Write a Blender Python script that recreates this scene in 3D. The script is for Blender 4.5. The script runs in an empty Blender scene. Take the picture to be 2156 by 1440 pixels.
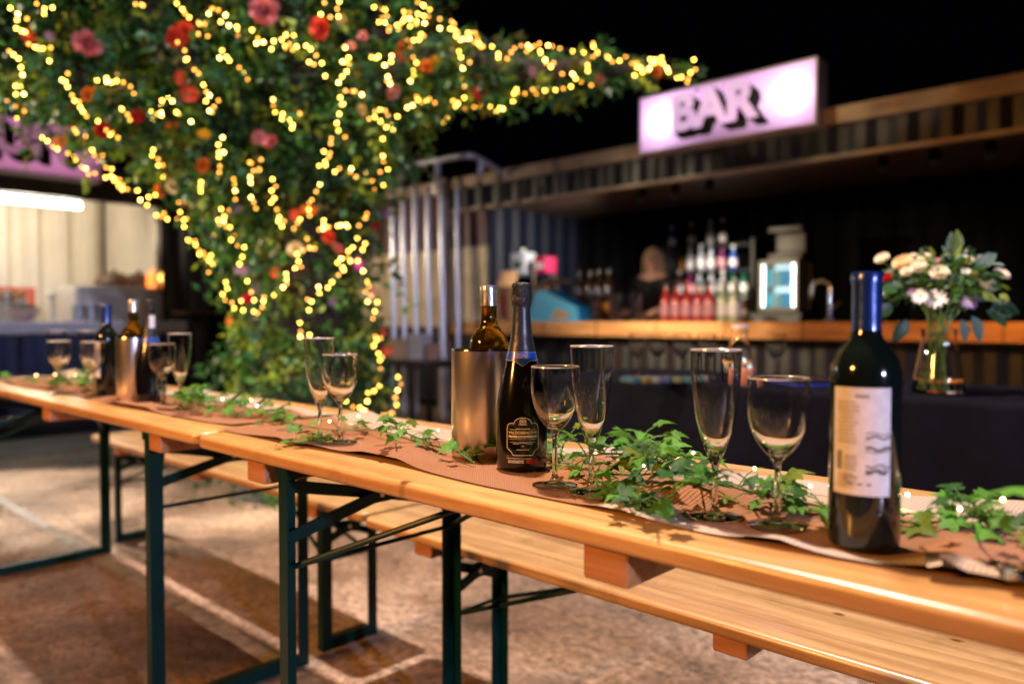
import bpy, bmesh, math, random
import numpy as np
from mathutils import Vector, Matrix

random.seed(7); RNG = np.random.default_rng(7)
S = bpy.context.scene
COL = S.collection
rad = math.radians

# ------------------------------------------------------------------ camera
FPX = 1620.0; CAMZ = 1.02; YAW = rad(43.3); PITCH = math.atan(45 / FPX)
cd = bpy.data.cameras.new('camera'); cam = bpy.data.objects.new('camera', cd); COL.objects.link(cam)
cd.sensor_width = 36; cd.lens = FPX / 2156 * 36; cd.clip_start = .02; cd.clip_end = 200
cam.location = (0, 0, CAMZ); cam.rotation_euler = (math.pi / 2 - PITCH, 0, YAW)
cd.dof.use_dof = True; cd.dof.focus_distance = 1.22; cd.dof.aperture_fstop = 1.85
cd.dof.aperture_blades = 8; cd.dof.aperture_rotation = .2
S.camera = cam
CROT = np.array(cam.rotation_euler.to_matrix())

def ray(px, py):
    return CROT @ np.array([(px - 1078) / FPX, -(py - 720) / FPX, -1.0])

def at(px, py, z=None, d=None, X=None, Y=None):
    """world point seen at photo pixel (px, py), on a plane z / X / Y or at depth d"""
    r = ray(px, py)
    if z is not None: t = (z - CAMZ) / r[2]
    elif X is not None: t = X / r[0]
    elif Y is not None: t = Y / r[1]
    else: t = d
    return Vector((r[0] * t, r[1] * t, CAMZ + r[2] * t))

# ------------------------------------------------------------------ world, lamps, exposure
W = bpy.data.worlds.new('World'); S.world = W; W.use_nodes = True
bg = W.node_tree.nodes['Background']; bg.inputs[0].default_value = (.35, .4, .7, 1); bg.inputs[1].default_value = .0012

def lamp(name, kind, loc, energy, color, target=None, size=.2, spot=70, blend=.5):
    l = bpy.data.lights.new(name, kind); l.energy = energy; l.color = color
    if kind == 'AREA': l.size = size
    else: l.shadow_soft_size = size
    if kind == 'SPOT': l.spot_size = rad(spot); l.spot_blend = blend
    o = bpy.data.objects.new(name, l); COL.objects.link(o); o.location = loc
    if target is not None:
        o.rotation_euler = (Vector(target) - Vector(loc)).to_track_quat('-Z', 'Y').to_euler()
    return o
# the hall's own floodlights and an added tree fill, all hung out of the frame
lamp('hall_floodlight', 'SPOT', (-1.7, 1.45, 5.6), 2500, (1.0, .80, .68), (-1.5, 1.5, 0), .10, 88, .8)
lamp('kitchen_floodlight', 'SPOT', (-8.2, .3, 2.4), 6500, (1.0, .80, .60), (-4.9, 1.5, 0), .10, 25, .4)
lamp('tree_fill_spot', 'SPOT', (-7.6, -1.6, 2.5), 2600, (1.0, .82, .54), (-4.1, 2.4, 1.75), .10, 42, .6)  # added unseen spot to brighten the tree
lamp('warm_floodlight', 'SPOT', (-2.3, -3.2, 2.7), 1050, (1.0, .42, .09), (-1.8, 1.4, .35), .25, 68, .8)
lamp('cool_floodlight', 'SPOT', (6.5, -.6, 2.2), 2000, (.62, .66, 1.0), (-.2, 1.3, .85), .15, 52, .9)

S.view_settings.view_transform = 'Standard'; S.view_settings.look = 'None'
S.view_settings.exposure = 0; S.view_settings.gamma = 1
S.render.engine = 'CYCLES'
S.cycles.use_denoising = True
try: S.cycles.denoiser = 'OPENIMAGEDENOISE'
except Exception: pass
S.cycles.use_adaptive_sampling = False
S.cycles.max_bounces = 14; S.cycles.transmission_bounces = 14; S.cycles.transparent_max_bounces = 16
S.cycles.sample_clamp_indirect = 6; S.cycles.blur_glossy = .5
try: S.cycles.use_light_tree = True
except Exception: pass

# ------------------------------------------------------------------ materials
MATS = {}
def mat(name, color=(.5, .5, .5), rough=.5, metal=0., var=0., vscale=8., bump=0., bscale=40., coat=0., trans=0., ior=1.45,
        emit=None, estr=0., stretch=(1, 1, 1), rvar=0., sheen=0., spec=.5):
    if name in MATS: return MATS[name]
    m = bpy.data.materials.new(name); m.use_nodes = True; nt = m.node_tree; N = nt.nodes; L = nt.links
    b = N['Principled BSDF']
    b.inputs['Base Color'].default_value = (*color, 1); b.inputs['Roughness'].default_value = rough
    b.inputs['Metallic'].default_value = metal; b.inputs['Coat Weight'].default_value = coat
    b.inputs['Coat Roughness'].default_value = .12; b.inputs['Specular IOR Level'].default_value = spec
    b.inputs['Transmission Weight'].default_value = trans; b.inputs['IOR'].default_value = ior
    if sheen: b.inputs['Sheen Weight'].default_value = sheen
    if emit is not None:
        b.inputs['Emission Color'].default_value = (*emit, 1); b.inputs['Emission Strength'].default_value = estr
    if var or bump or rvar:
        tc = N.new('ShaderNodeTexCoord'); mp = N.new('ShaderNodeMapping'); mp.inputs['Scale'].default_value = stretch
        L.new(tc.outputs['Object'], mp.inputs['Vector'])
    if var:
        n = N.new('ShaderNodeTexNoise'); n.inputs['Scale'].default_value = vscale; n.inputs['Detail'].default_value = 5
        L.new(mp.outputs[0], n.inputs['Vector'])
        cr = N.new('ShaderNodeValToRGB'); cr.color_ramp.elements[0].position = .3; cr.color_ramp.elements[1].position = .7
        cr.color_ramp.elements[0].color = (*[c * (1 - var) for c in color], 1)
        cr.color_ramp.elements[1].color = (*[min(1, c * (1 + var)) for c in color], 1)
        L.new(n.outputs['Fac'], cr.inputs['Fac']); L.new(cr.outputs['Color'], b.inputs['Base Color'])
    if rvar:
        n2 = N.new('ShaderNodeTexNoise'); n2.inputs['Scale'].default_value = vscale * 1.7; L.new(mp.outputs[0], n2.inputs['Vector'])
        mr = N.new('ShaderNodeMapRange'); mr.inputs['To Min'].default_value = max(.02, rough - rvar); mr.inputs['To Max'].default_value = rough + rvar
        L.new(n2.outputs['Fac'], mr.inputs['Value']); L.new(mr.outputs[0], b.inputs['Roughness'])
    if bump:
        n3 = N.new('ShaderNodeTexNoise'); n3.inputs['Scale'].default_value = bscale; n3.inputs['Detail'].default_value = 4
        L.new(mp.outputs[0], n3.inputs['Vector'])
        bp = N.new('ShaderNodeBump'); bp.inputs['Strength'].default_value = bump; bp.inputs['Distance'].default_value = .01
        L.new(n3.outputs['Fac'], bp.inputs['Height']); L.new(bp.outputs[0], b.inputs['Normal'])
    MATS[name] = m; return m

def glass(name, color=(1, 1, 1), rough=0., ior=1.54):
    if name in MATS: return MATS[name]
    m = bpy.data.materials.new(name); m.use_nodes = True; nt = m.node_tree; nt.nodes.remove(nt.nodes['Principled BSDF'])
    g = nt.nodes.new('ShaderNodeBsdfGlass'); g.inputs['Color'].default_value = (*color, 1); g.inputs['Roughness'].default_value = rough
    g.inputs['IOR'].default_value = ior
    nt.links.new(g.outputs[0], nt.nodes['Material Output'].inputs['Surface']); MATS[name] = m; return m

def leafmat(name, color, var=.35, vscale=14., rough=.45, transl=.3):
    if name in MATS: return MATS[name]
    m = mat(name, color, rough, var=var, vscale=vscale)
    nt = m.node_tree; N = nt.nodes; L = nt.links; b = N['Principled BSDF']
    t = N.new('ShaderNodeBsdfTranslucent'); t.inputs['Color'].default_value = (min(1, color[0] * 1.6), min(1, color[1] * 1.5), color[2], 1)
    mx = N.new('ShaderNodeMixShader'); mx.inputs[0].default_value = transl
    L.new(b.outputs[0], mx.inputs[1]); L.new(t.outputs[0], mx.inputs[2]); L.new(mx.outputs[0], N['Material Output'].inputs['Surface'])
    return m

def woodmat(name, c1, c2, knots=(.16, .06, .02), rough=.33, coat=.3):
    m = bpy.data.materials.new(name); m.use_nodes = True; nt = m.node_tree; N = nt.nodes; L = nt.links; b = N['Principled BSDF']
    tc = N.new('ShaderNodeTexCoord'); mp = N.new('ShaderNodeMapping'); mp.inputs['Scale'].default_value = (1.1, 16, 16)
    L.new(tc.outputs['Object'], mp.inputs['Vector'])
    n = N.new('ShaderNodeTexNoise'); n.inputs['Scale'].default_value = 2.2; n.inputs['Detail'].default_value = 8; n.inputs['Roughness'].default_value = .62
    n.inputs['Distortion'].default_value = .6
    L.new(mp.outputs[0], n.inputs['Vector'])
    cr = N.new('ShaderNodeValToRGB'); e = cr.color_ramp.elements
    e[0].position = .36; e[0].color = (*[q * .9 for q in c1], 1); e[1].position = .62; e[1].color = (*c2, 1)
    L.new(n.outputs['Fac'], cr.inputs['Fac'])
    # wide boards: slow tone change across the width
    mp2 = N.new('ShaderNodeMapping'); mp2.inputs['Scale'].default_value = (.25, 9, 1); L.new(tc.outputs['Object'], mp2.inputs['Vector'])
    v2 = N.new('ShaderNodeTexVoronoi'); v2.inputs['Scale'].default_value = 1.0; L.new(mp2.outputs[0], v2.inputs['Vector'])
    hs = N.new('ShaderNodeHueSaturation'); mr0 = N.new('ShaderNodeMapRange'); mr0.inputs['To Min'].default_value = .86; mr0.inputs['To Max'].default_value = 1.1
    L.new(v2.outputs['Color'], mr0.inputs['Value']); L.new(mr0.outputs[0], hs.inputs['Value']); L.new(cr.outputs['Color'], hs.inputs['Color'])
    mp3 = N.new('ShaderNodeMapping'); mp3.inputs['Scale'].default_value = (6.0, 9, 1.0); L.new(tc.outputs['Object'], mp3.inputs['Vector'])
    nz = N.new('ShaderNodeTexNoise'); nz.inputs['Scale'].default_value = 5; L.new(tc.outputs['Object'], nz.inputs['Vector'])
    ad = N.new('ShaderNodeMixRGB'); ad.blend_type = 'ADD'; ad.inputs[0].default_value = .12; L.new(mp3.outputs[0], ad.inputs[1]); L.new(nz.outputs['Color'], ad.inputs[2])
    vo = N.new('ShaderNodeTexVoronoi'); vo.inputs['Scale'].default_value = 1.0; vo.voronoi_dimensions = '2D'; L.new(ad.outputs[0], vo.inputs['Vector'])
    kr = N.new('ShaderNodeValToRGB'); kr.color_ramp.elements[0].position = .035; kr.color_ramp.elements[0].color = (1, 1, 1, 1)
    kr.color_ramp.elements[1].position = .085; kr.color_ramp.elements[1].color = (0, 0, 0, 1)
    L.new(vo.outputs['Distance'], kr.inputs['Fac'])
    # only some cells hold a knot
    sel = N.new('ShaderNodeSeparateColor'); L.new(vo.outputs['Color'], sel.inputs[0])
    gt = N.new('ShaderNodeMath'); gt.operation = 'GREATER_THAN'; gt.inputs[1].default_value = .74; L.new(sel.outputs[0], gt.inputs[0])
    mu = N.new('ShaderNodeMath'); mu.operation = 'MULTIPLY'; L.new(kr.outputs['Color'], mu.inputs[0]); L.new(gt.outputs[0], mu.inputs[1])
    mx = N.new('ShaderNodeMixRGB'); L.new(mu.outputs[0], mx.inputs[0]); L.new(hs.outputs['Color'], mx.inputs[1]); mx.inputs[2].default_value = (*knots, 1)
    st = N.new('ShaderNodeTexNoise'); st.inputs['Scale'].default_value = 4.5; st.inputs['Detail'].default_value = 9; st.inputs['Roughness'].default_value = .7; L.new(tc.outputs['Object'], st.inputs['Vector'])
    sr_ = N.new('ShaderNodeValToRGB'); sr_.color_ramp.elements[0].position = .33; sr_.color_ramp.elements[0].color = (.62, .56, .5, 1); sr_.color_ramp.elements[1].position = .47; sr_.color_ramp.elements[1].color = (1, 1, 1, 1)
    L.new(st.outputs['Fac'], sr_.inputs['Fac'])
    ms = N.new('ShaderNodeMixRGB'); ms.blend_type = 'MULTIPLY'; ms.inputs[0].default_value = .8; L.new(mx.outputs[0], ms.inputs[1]); L.new(sr_.outputs['Color'], ms.inputs[2])
    L.new(ms.outputs[0], b.inputs['Base Color'])
    b.inputs['Roughness'].default_value = rough; b.inputs['Coat Weight'].default_value = coat; b.inputs['Coat Roughness'].default_value = .08
    r2 = N.new('ShaderNodeTexNoise'); r2.inputs['Scale'].default_value = 9; L.new(tc.outputs['Object'], r2.inputs['Vector'])
    mr = N.new('ShaderNodeMapRange'); mr.inputs['From Min'].default_value = .35; mr.inputs['From Max'].default_value = .65; mr.inputs['To Min'].default_value = .06; mr.inputs['To Max'].default_value = .34
    L.new(r2.outputs['Fac'], mr.inputs['Value']); L.new(mr.outputs[0], b.inputs['Coat Roughness'])
    bp = N.new('ShaderNodeBump'); bp.inputs['Strength'].default_value = .22; bp.inputs['Distance'].default_value = .004
    dn = N.new('ShaderNodeTexNoise'); dn.inputs['Scale'].default_value = 16; dn.inputs['Detail'].default_value = 6; L.new(tc.outputs['Object'], dn.inputs['Vector'])
    dm = N.new('ShaderNodeMath'); dm.operation = 'MULTIPLY_ADD'; dm.inputs[1].default_value = .6; L.new(dn.outputs['Fac'], dm.inputs[0]); L.new(n.outputs['Fac'], dm.inputs[2])
    L.new(dm.outputs[0], bp.inputs['Height']); L.new(bp.outputs[0], b.inputs['Normal'])
    MATS[name] = m; return m

# ------------------------------------------------------------------ mesh builder
class MB:
    def __init__(s): s.v = []; s.f = []; s.m = []
    def add(s, vs, fs, mi=0):
        o = len(s.v); s.v += [tuple(p) for p in vs]; s.f += [tuple(i + o for i in f) for f in fs]; s.m += [mi] * len(fs); return s
    def box(s, c, d, mi=0, rot=None):
        x, y, z = [k / 2 for k in d]
        vs = [Vector(p) for p in ((-x, -y, -z), (x, -y, -z), (x, y, -z), (-x, y, -z), (-x, -y, z), (x, -y, z), (x, y, z), (-x, y, z))]
        if rot is not None: vs = [rot @ p for p in vs]
        vs = [p + Vector(c) for p in vs]
        return s.add(vs, [(0, 3, 2, 1), (4, 5, 6, 7), (0, 1, 5, 4), (1, 2, 6, 5), (2, 3, 7, 6), (3, 0, 4, 7)], mi)
    def bar(s, a, b, w, h=None, mi=0, up=(0, 0, 1)):
        a = Vector(a); b = Vector(b); h = h or w; d = b - a; L = d.length; d.normalize()
        u = Vector(up); 
        if abs(u.dot(d)) > .95: u = Vector((1, 0, 0))
        sx = d.cross(u).normalized(); sz = sx.cross(d).normalized()
        R = Matrix((sx, d, sz)).transposed()
        return s.box((a + b) / 2, (w, L, h), mi, R)
    def rings(s, rings, mi=0, cap0=True, cap1=True, closed=True):
        n = len(rings[0]); o = len(s.v)
        for r in rings: s.v += [tuple(p) for p in r]
        for i in range(len(rings) - 1):
            for j in range(n if closed else n - 1):
                k = (j + 1) % n; s.f.append((o + i * n + j, o + i * n + k, o + (i + 1) * n + k, o + (i + 1) * n + j)); s.m.append(mi)
        if cap0: s.f.append(tuple(o + j for j in reversed(range(n)))); s.m.append(mi)
        if cap1: s.f.append(tuple(o + (len(rings) - 1) * n + j for j in range(n))); s.m.append(mi)
        return s
    def lathe(s, prof, n=32, c=(0, 0, 0), mi=0, a0=0, a1=None):
        """profile (r, z) from bottom to top; r = 0 closes to a point-like small ring"""
        full = a1 is None; m = n if full else n + 1
        R = []
        for r, z in prof:
            r = max(r, 1e-5)
            R.append([(c[0] + r * math.cos(a0 + (2 * math.pi if full else a1 - a0) * j / n), c[1] + r * math.sin(a0 + (2 * math.pi if full else a1 - a0) * j / n), c[2] + z) for j in range(m)])
        return s.rings(R, mi, False, False, full)
    def tube(s, pts, r, n=6, mi=0):
        P = [Vector(p) for p in pts]; R = []
        rr = r if hasattr(r, '__len__') else [r] * len(P)
        nrm = None
        for i, p in enumerate(P):
            t = (P[min(i + 1, len(P) - 1)] - P[max(i - 1, 0)])
            if t.length < 1e-9: t = Vector((0, 0, 1))
            t.normalize()
            if nrm is None:
                nrm = t.cross(Vector((0, 0, 1)) if abs(t.z) < .9 else Vector((1, 0, 0))).normalized()
            else:
                nrm = (nrm - t * nrm.dot(t)); nrm = nrm.normalized() if nrm.length > 1e-6 else t.orthogonal().normalized()
            bn = t.cross(nrm)
            R.append([p + (nrm * math.cos(2 * math.pi * j / n) + bn * math.sin(2 * math.pi * j / n)) * rr[i] for j in range(n)])
        return s.rings(R, mi)
    def ball(s, c, r, n=8, m=6, mi=0, sc=(1, 1, 1)):
        prof = [(r * math.sin(math.pi * i / m), -r * math.cos(math.pi * i / m)) for i in range(m + 1)]
        o = len(s.v); s.lathe(prof, n, (0, 0, 0), mi)
        for i in range(o, len(s.v)):
            x, y, z = s.v[i]; s.v[i] = (c[0] + x * sc[0], c[1] + y * sc[1], c[2] + z * sc[2])
        return s
    def mesh(s, name, mats, smooth=True, angle=40):
        me = bpy.data.meshes.new(name); me.from_pydata(s.v, [], s.f)
        for m in (mats if isinstance(mats, (list, tuple)) else [mats]): me.materials.append(m)
        me.polygons.foreach_set('material_index', s.m)
        if smooth:
            me.polygons.foreach_set('use_smooth', [True] * len(me.polygons))
            try: me.set_sharp_from_angle(angle=rad(angle))
            except Exception: pass
        me.update(); return me
    def build(s, name, mats, parent=None, smooth=True, angle=40, loc=None, rotz=None):
        return link(name, s.mesh(name, mats, smooth, angle), parent, loc, rotz)

def link(name, me, parent=None, loc=None, rotz=None):
    o = bpy.data.objects.new(name, me); COL.objects.link(o)
    if parent is not None: o.parent = parent
    if loc is not None: o.location = loc
    if rotz is not None: o.rotation_euler = (0, 0, rotz)
    return o
def tag(o, label=None, cat=None, group=None, kind=None):
    if label: o['label'] = label
    if cat: o['category'] = cat
    if group: o['group'] = group
    if kind: o['kind'] = kind
    return o
def thing(name, label, cat, loc=(0, 0, 0), rotz=0, group=None):
    o = bpy.data.objects.new(name, None); COL.objects.link(o); o.location = loc; o.rotation_euler = (0, 0, rotz)
    o.empty_display_size = .05
    return tag(o, label, cat, group)
def copy_tree(o, parent=None):
    c = o.copy(); COL.objects.link(c)
    if parent is not None: c.parent = parent
    for ch in list(o.children): copy_tree(ch, c)
    return c

def rrect(w, d, r, n=5):
    """rounded rectangle outline centred on the origin"""
    P = []
    for cx, cy, a in ((w / 2 - r, d / 2 - r, 0), (-w / 2 + r, d / 2 - r, 90), (-w / 2 + r, -d / 2 + r, 180), (w / 2 - r, -d / 2 + r, 270)):
        for i in range(n + 1):
            t = rad(a + 90 * i / n); P.append((cx + r * math.cos(t), cy + r * math.sin(t)))
    return P
def slab(w, d, z0, z1, r, e):
    """board with rounded corners and a rounded edge"""
    m = MB(); R = []; h = z1 - z0
    e = min(e, h / 2 - .0002)
    prof = [(e * (1 - math.sin(t)), z0 + e * (1 - math.cos(t))) for t in (0, .4, .8, 1.2, math.pi / 2)] + [(e * (1 - math.cos(t)), z1 - e * (1 - math.sin(t))) for t in (0, .4, .8, 1.2, math.pi / 2)]
    for ins, zz in prof:
        R.append([(x, y, zz) for x, y in rrect(w - 2 * ins, d - 2 * ins, max(.002, r - ins))])
    m.rings(R); return m
def corrugated(m, L, z0, z1, pitch=.278, depth=.036, mi=0, y=0.):
    """trapezoid steel sheet along +x from 0 to L facing -y"""
    xs = []; x = 0
    while x < L - 1e-6:
        for f, dd in ((0, 0), (.25, 0), (.5, depth), (.75, depth)):
            if x + f * pitch <= L: xs.append((x + f * pitch, dd))
        x += pitch
    xs.append((L, 0)); o = len(m.v)
    for xx, dd in xs: m.v += [(xx, y + dd, z0), (xx, y + dd, z1)]
    for i in range(len(xs) - 1):
        m.f.append((o + 2 * i, o + 2 * i + 2, o + 2 * i + 3, o + 2 * i + 1)); m.m.append(mi)
    return m
def text_geo(txt, size, offset=0., spacing=1.):
    c = bpy.data.curves.new('t', 'FONT'); c.body = txt; c.size = size; c.offset = offset; c.align_x = 'CENTER'; c.align_y = 'CENTER'
    c.resolution_u = 3; c.space_character = spacing
    o = bpy.data.objects.new('t', c); COL.objects.link(o)
    bpy.context.view_layer.update()
    me = bpy.data.meshes.new_from_object(o.evaluated_get(bpy.context.evaluated_depsgraph_get()))
    vs = [tuple(v.co) for v in me.vertices]; fs = [tuple(p.vertices) for p in me.polygons]
    bpy.data.objects.remove(o); bpy.data.curves.remove(c); bpy.data.meshes.remove(me)
    return vs, fs

# ------------------------------------------------------------------ ground
def floormat():
    m = bpy.data.materials.new('stained_concrete'); m.use_nodes = True; nt = m.node_tree; N = nt.nodes; L = nt.links; b = N['Principled BSDF']
    tc = N.new('ShaderNodeTexCoord')
    def noise(sc, det=6, ro=.6, dist=0.):
        n = N.new('ShaderNodeTexNoise'); n.inputs['Scale'].default_value = sc; n.inputs['Detail'].default_value = det
        n.inputs['Roughness'].default_value = ro; n.inputs['Distortion'].default_value = dist; L.new(tc.outputs['Object'], n.inputs['Vector']); return n
    a = noise(1.1, 8, .65, .4); cr = N.new('ShaderNodeValToRGB'); e = cr.color_ramp.elements
    e[0].position = .36; e[0].color = (.085, .05, .032, 1); e[1].position = .6; e[1].color = (.58, .44, .335, 1)
    x = cr.color_ramp.elements.new(.5); x.color = (.34, .235, .165, 1)
    L.new(a.outputs['Fac'], cr.inputs['Fac'])
    f = noise(34, 8, .75); fr = N.new('ShaderNodeValToRGB'); fr.color_ramp.elements[0].position = .38; fr.color_ramp.elements[0].color = (.32, .29, .27, 1)
    fr.color_ramp.elements[1].position = .6; fr.color_ramp.elements[1].color = (1.15, 1.12, 1.1, 1); L.new(f.outputs['Fac'], fr.inputs['Fac'])
    mu = N.new('ShaderNodeMixRGB'); mu.blend_type = 'MULTIPLY'; mu.inputs[0].default_value = 1; L.new(cr.outputs['Color'], mu.inputs[1]); L.new(fr.outputs['Color'], mu.inputs[2])
    s = noise(7, 4, .7, .8); sr = N.new('ShaderNodeValToRGB'); sr.color_ramp.elements[0].position = .27; sr.color_ramp.elements[0].color = (1, 1, 1, 1)
    sr.color_ramp.elements[1].position = .36; sr.color_ramp.elements[1].color = (0, 0, 0, 1); L.new(s.outputs['Fac'], sr.inputs['Fac'])
    mx = N.new('ShaderNodeMixRGB'); L.new(sr.outputs['Color'], mx.inputs[0]); L.new(mu.outputs[0], mx.inputs[1]); mx.inputs[2].default_value = (.05, .035, .028, 1)
    L.new(mx.outputs[0], b.inputs['Base Color'])
    r = noise(2.3, 6, .6); mr = N.new('ShaderNodeMapRange'); mr.inputs['From Min'].default_value = .35; mr.inputs['From Max'].default_value = .65
    mr.inputs['To Min'].default_value = .16; mr.inputs['To Max'].default_value = .7; L.new(r.outputs['Fac'], mr.inputs['Value']); L.new(mr.outputs[0], b.inputs['Roughness'])
    bn = noise(48, 8, .7); bp = N.new('ShaderNodeBump'); bp.inputs['Strength'].default_value = .8; bp.inputs['Distance'].default_value = .02
    L.new(bn.outputs['Fac'], bp.inputs['Height']); L.new(bp.outputs[0], b.inputs['Normal'])
    return m
fl = MB(); fl.add([(-40, -40, 0), (40, -40, 0), (40, 40, 0), (-40, 40, 0)], [(0, 1, 2, 3)])
tag(fl.build('floor', floormat(), smooth=False), 'stained concrete yard floor', kind='structure')
ln = MB(); n = 60
for i in range(n + 1):
    x = -6.5 + 9 * i / n; w = .03 + random.uniform(-.004, .004)
    ln.v += [(x, 1.17 - w, .004), (x, 1.17 + w, .004)]
for i in range(n): ln.f.append((2 * i, 2 * i + 2, 2 * i + 3, 2 * i + 1)); ln.m.append(0)
tag(ln.build('floor_marking', mat('worn_white_paint', (.24, .23, .22), .7, var=.5, vscale=22, bump=.3), smooth=False), 'worn white line painted on the concrete', kind='structure')
dk = MB(); dk.add([(-20, -12, .004), (-6.55, -12, .004), (-6.55, 5.6, .004), (-20, 5.6, .004)], [(0, 1, 2, 3)])
tag(dk.build('pavement', mat('dark_asphalt', (.035, .036, .045), .6, var=.3, vscale=6, bump=.3), smooth=False), 'dark asphalt strip before the kitchen', kind='structure')

# ------------------------------------------------------------------ containers
steel_dark = mat('navy_painted_steel', (.014, .013, .016), .42, var=.35, vscale=5, rvar=.12)
steel_blue = mat('blue_painted_steel', (.035, .05, .11), .45, var=.3, vscale=5)
steel_rail = mat('weathered_rail_steel', (.30, .20, .125), .5, var=.35, vscale=4)
steel_shade = mat('wall_steel_shade_tint', (.07, .018, .022), .45, var=.3, vscale=5)  # maroon upper wall: the kitchen fascia's shade put into the colour
steel_lit = mat('wall_steel_lit_tint', (.55, .43, .27), .5, var=.25, vscale=5)  # tan lower wall: kitchen light falling on it, put into the colour
ceil_m = mat('brown_ply_ceiling', (.13, .085, .06), .6, var=.3, vscale=3)
BY = 5.8
bar = thing('bar_container', 'dark shipping container opened into a long drinks bar', 'container', (-6.5, BY, 0))
m = MB(); corrugated(m, 6.05, 2.25, 2.47, y=.03); m.build('fascia', steel_dark, bar, False)
m = MB(); m.box((3.02, .05, 2.53), (6.1, .12, .12)); m.build('roof_rail', steel_rail, bar, False)
m = MB(); m.box((3.02, .06, 2.235), (6.0, .1, .03)); m.build('lintel', steel_rail, bar, False)
m = MB(); corrugated(m, 6.05, .12, .93, y=.05); m.build('front_wall', steel_dark, bar, False)
m = MB(); m.box((3.02, .05, .06), (6.05, .12, .12)); m.build('bottom_rail', steel_dark, bar, False)
m = MB(); corrugated(m, .66, .93, 1.83, y=.05); m.build('side_panel', steel_lit, bar, False)
m = MB(); corrugated(m, .66, 1.83, 2.25, y=.05); m.build('side_panel', steel_shade, bar, False)
m = MB(); m.box((3.02, 1.22, 2.40), (6.0, 2.2, .03)); m.build('ceiling', ceil_m, bar, False)
m = MB(); corrugated(m, 6.05, .1, 2.4, y=2.36); m.build('back_wall', mat('bar_black_wall', (.003, .003, .0035), .8, spec=.04), bar, False)
m = MB(); corrugated(m, 2.3, .1, 2.4, y=0)
m.v = [(.04 - y, .06 + x, z) for x, y, z in m.v]; m.build('end_wall', mat('end_wall_navy', (.007, .010, .022), .5, spec=.2), bar, False)
m = MB(); m.box((3.02, 1.2, .09), (6.0, 2.3, .03)); m.build('deck', mat('bar_deck', (.05, .04, .035), .6, var=.3), bar, False)
m = MB(); m.box((.0, .02, 1.3), (.11, .14, 2.6)); m.build('corner_post', steel_rail, bar, False)
counter_m = mat('copper_brushed_counter', (.46, .21, .075), .3, metal=.55, var=.25, vscale=3, rvar=.1, stretch=(.6, 6, 6))
m = MB(); L = 5.5; m.rings([[(x, y, z) for x, z in ((.45, .885), (.45, 1.0), (.455, 1.01), (.45 + L, 1.01), (.45 + L, .885))] for y in (-.32, .35)])
co = m.build('counter', counter_m, bar, False)
for k in range(9):
    j = MB(); j.box((.5 + .62 * k, -.3225, .947), (.006, .004, .122)); j.build('joint', mat('dark_joint', (.05, .03, .02), .6), co, False)
# neighbouring container further along
nb = thing('storage_container', 'corrugated container with wall coloured shaded on top and lit below beside the bar', 'container', (-10.5, BY, 0))
m = MB(); corrugated(m, 3.85, 0.1, .95, y=.05); m.build('wall_panel', steel_dark, nb, False)
m = MB(); corrugated(m, 3.85, .95, 1.83, y=.05); m.build('wall_panel', steel_lit, nb, False)
m = MB(); corrugated(m, 3.85, 1.83, 2.47, y=.05); m.build('wall_panel', steel_shade, nb, False)
m = MB(); m.box((1.9, .05, 2.53), (3.9, .12, .12)); m.build('roof_rail', steel_rail, nb, False)
m = MB(); m.box((3.93, .0, 2.49), (.09, .2, .13)); m.build('corner_casting', mat('galvanised_casting', (.55, .5, .45), .4, metal=.5), nb, False)

# kitchen container (faces +X)
KX = -8.4
kit = thing('kitchen_container', 'brightly lit kitchen container with cream corrugated interior', 'container', (KX, -1.6, 0), rad(90))
# local: +x -> world +Y, +y -> world -X (into the container)
cream = mat('cream_painted_steel', (.82, .75, .62), .5, var=.06, vscale=3)
KL = 5.55
m = MB(); corrugated(m, KL, .12, .88, y=.03); m.build('front_wall', steel_blue, kit, False)
m = MB(); m.box((KL / 2, .05, 2.40), (KL, .1, .34)); m.build('fascia', mat('brown_fascia', (.05, .034, .026), .5, var=.3), kit, False)
m = MB(); corrugated(m, KL - .6, .1, 2.45, pitch=.3, depth=.1, y=1.5); m.build('back_wall', cream, kit, False)
m = MB(); m.box((KL / 2, .8, 2.47), (KL, 1.5, .03)); m.build('ceiling', cream, kit, False)
m = MB(); m.box((KL - .52, .8, 1.25), (.05, 1.5, 2.4)); m.build('inner_wall', cream, kit, False)
m = MB(); corrugated(m, .5, .1, 2.5, pitch=.25, y=.02); m.v = [(x + KL - .5, y, z) for x, y, z in m.v]; m.build('corner_wall', steel_dark, kit, False)
m = MB(); m.rings([[(x, y, z) for y, z in ((-.25, .9), (-.25, 1.0), (-.24, 1.01), (.5, 1.01), (.5, .9))] for x in (0, KL - .35)])
m.build('counter', mat('grey_steel_counter', (.72, .72, .78), .45, metal=.0, var=.06), kit, False)
m = MB(); m.box((KL / 2, 1.2, .95), (KL - 1.1, .6, .1)); m.build('back_counter', mat('pale_worktop', (.6, .55, .48), .4), kit, False)
# LED tube
p = at(168, 434, X=KX - .35)
tb = thing('tube_light', 'glowing white LED tube under the kitchen container ceiling', 'light', (p.x, p.y - .6, p.z))
m = MB(); m.tube([(0, -.75, 0), (0, .6, 0)], .028, 12); m.build('tube', mat('led_tube', (1, 1, 1), .5, emit=(1, .90, .74), estr=75), tb)
m = MB(); m.box((0, -.08, .06), (.06, 1.4, .05)); m.build('batten', mat('white_batten', (.7, .7, .68), .5), tb, False)
lamp('wall_fill_spot', 'SPOT', (KX + .12, 2.75, 2.2), 280, (1.0, .82, .58), (-7.0, BY, 1.15), .06, 75, .7)  # added spot that brightens the wall beside the bar, separate from the tube

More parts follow.
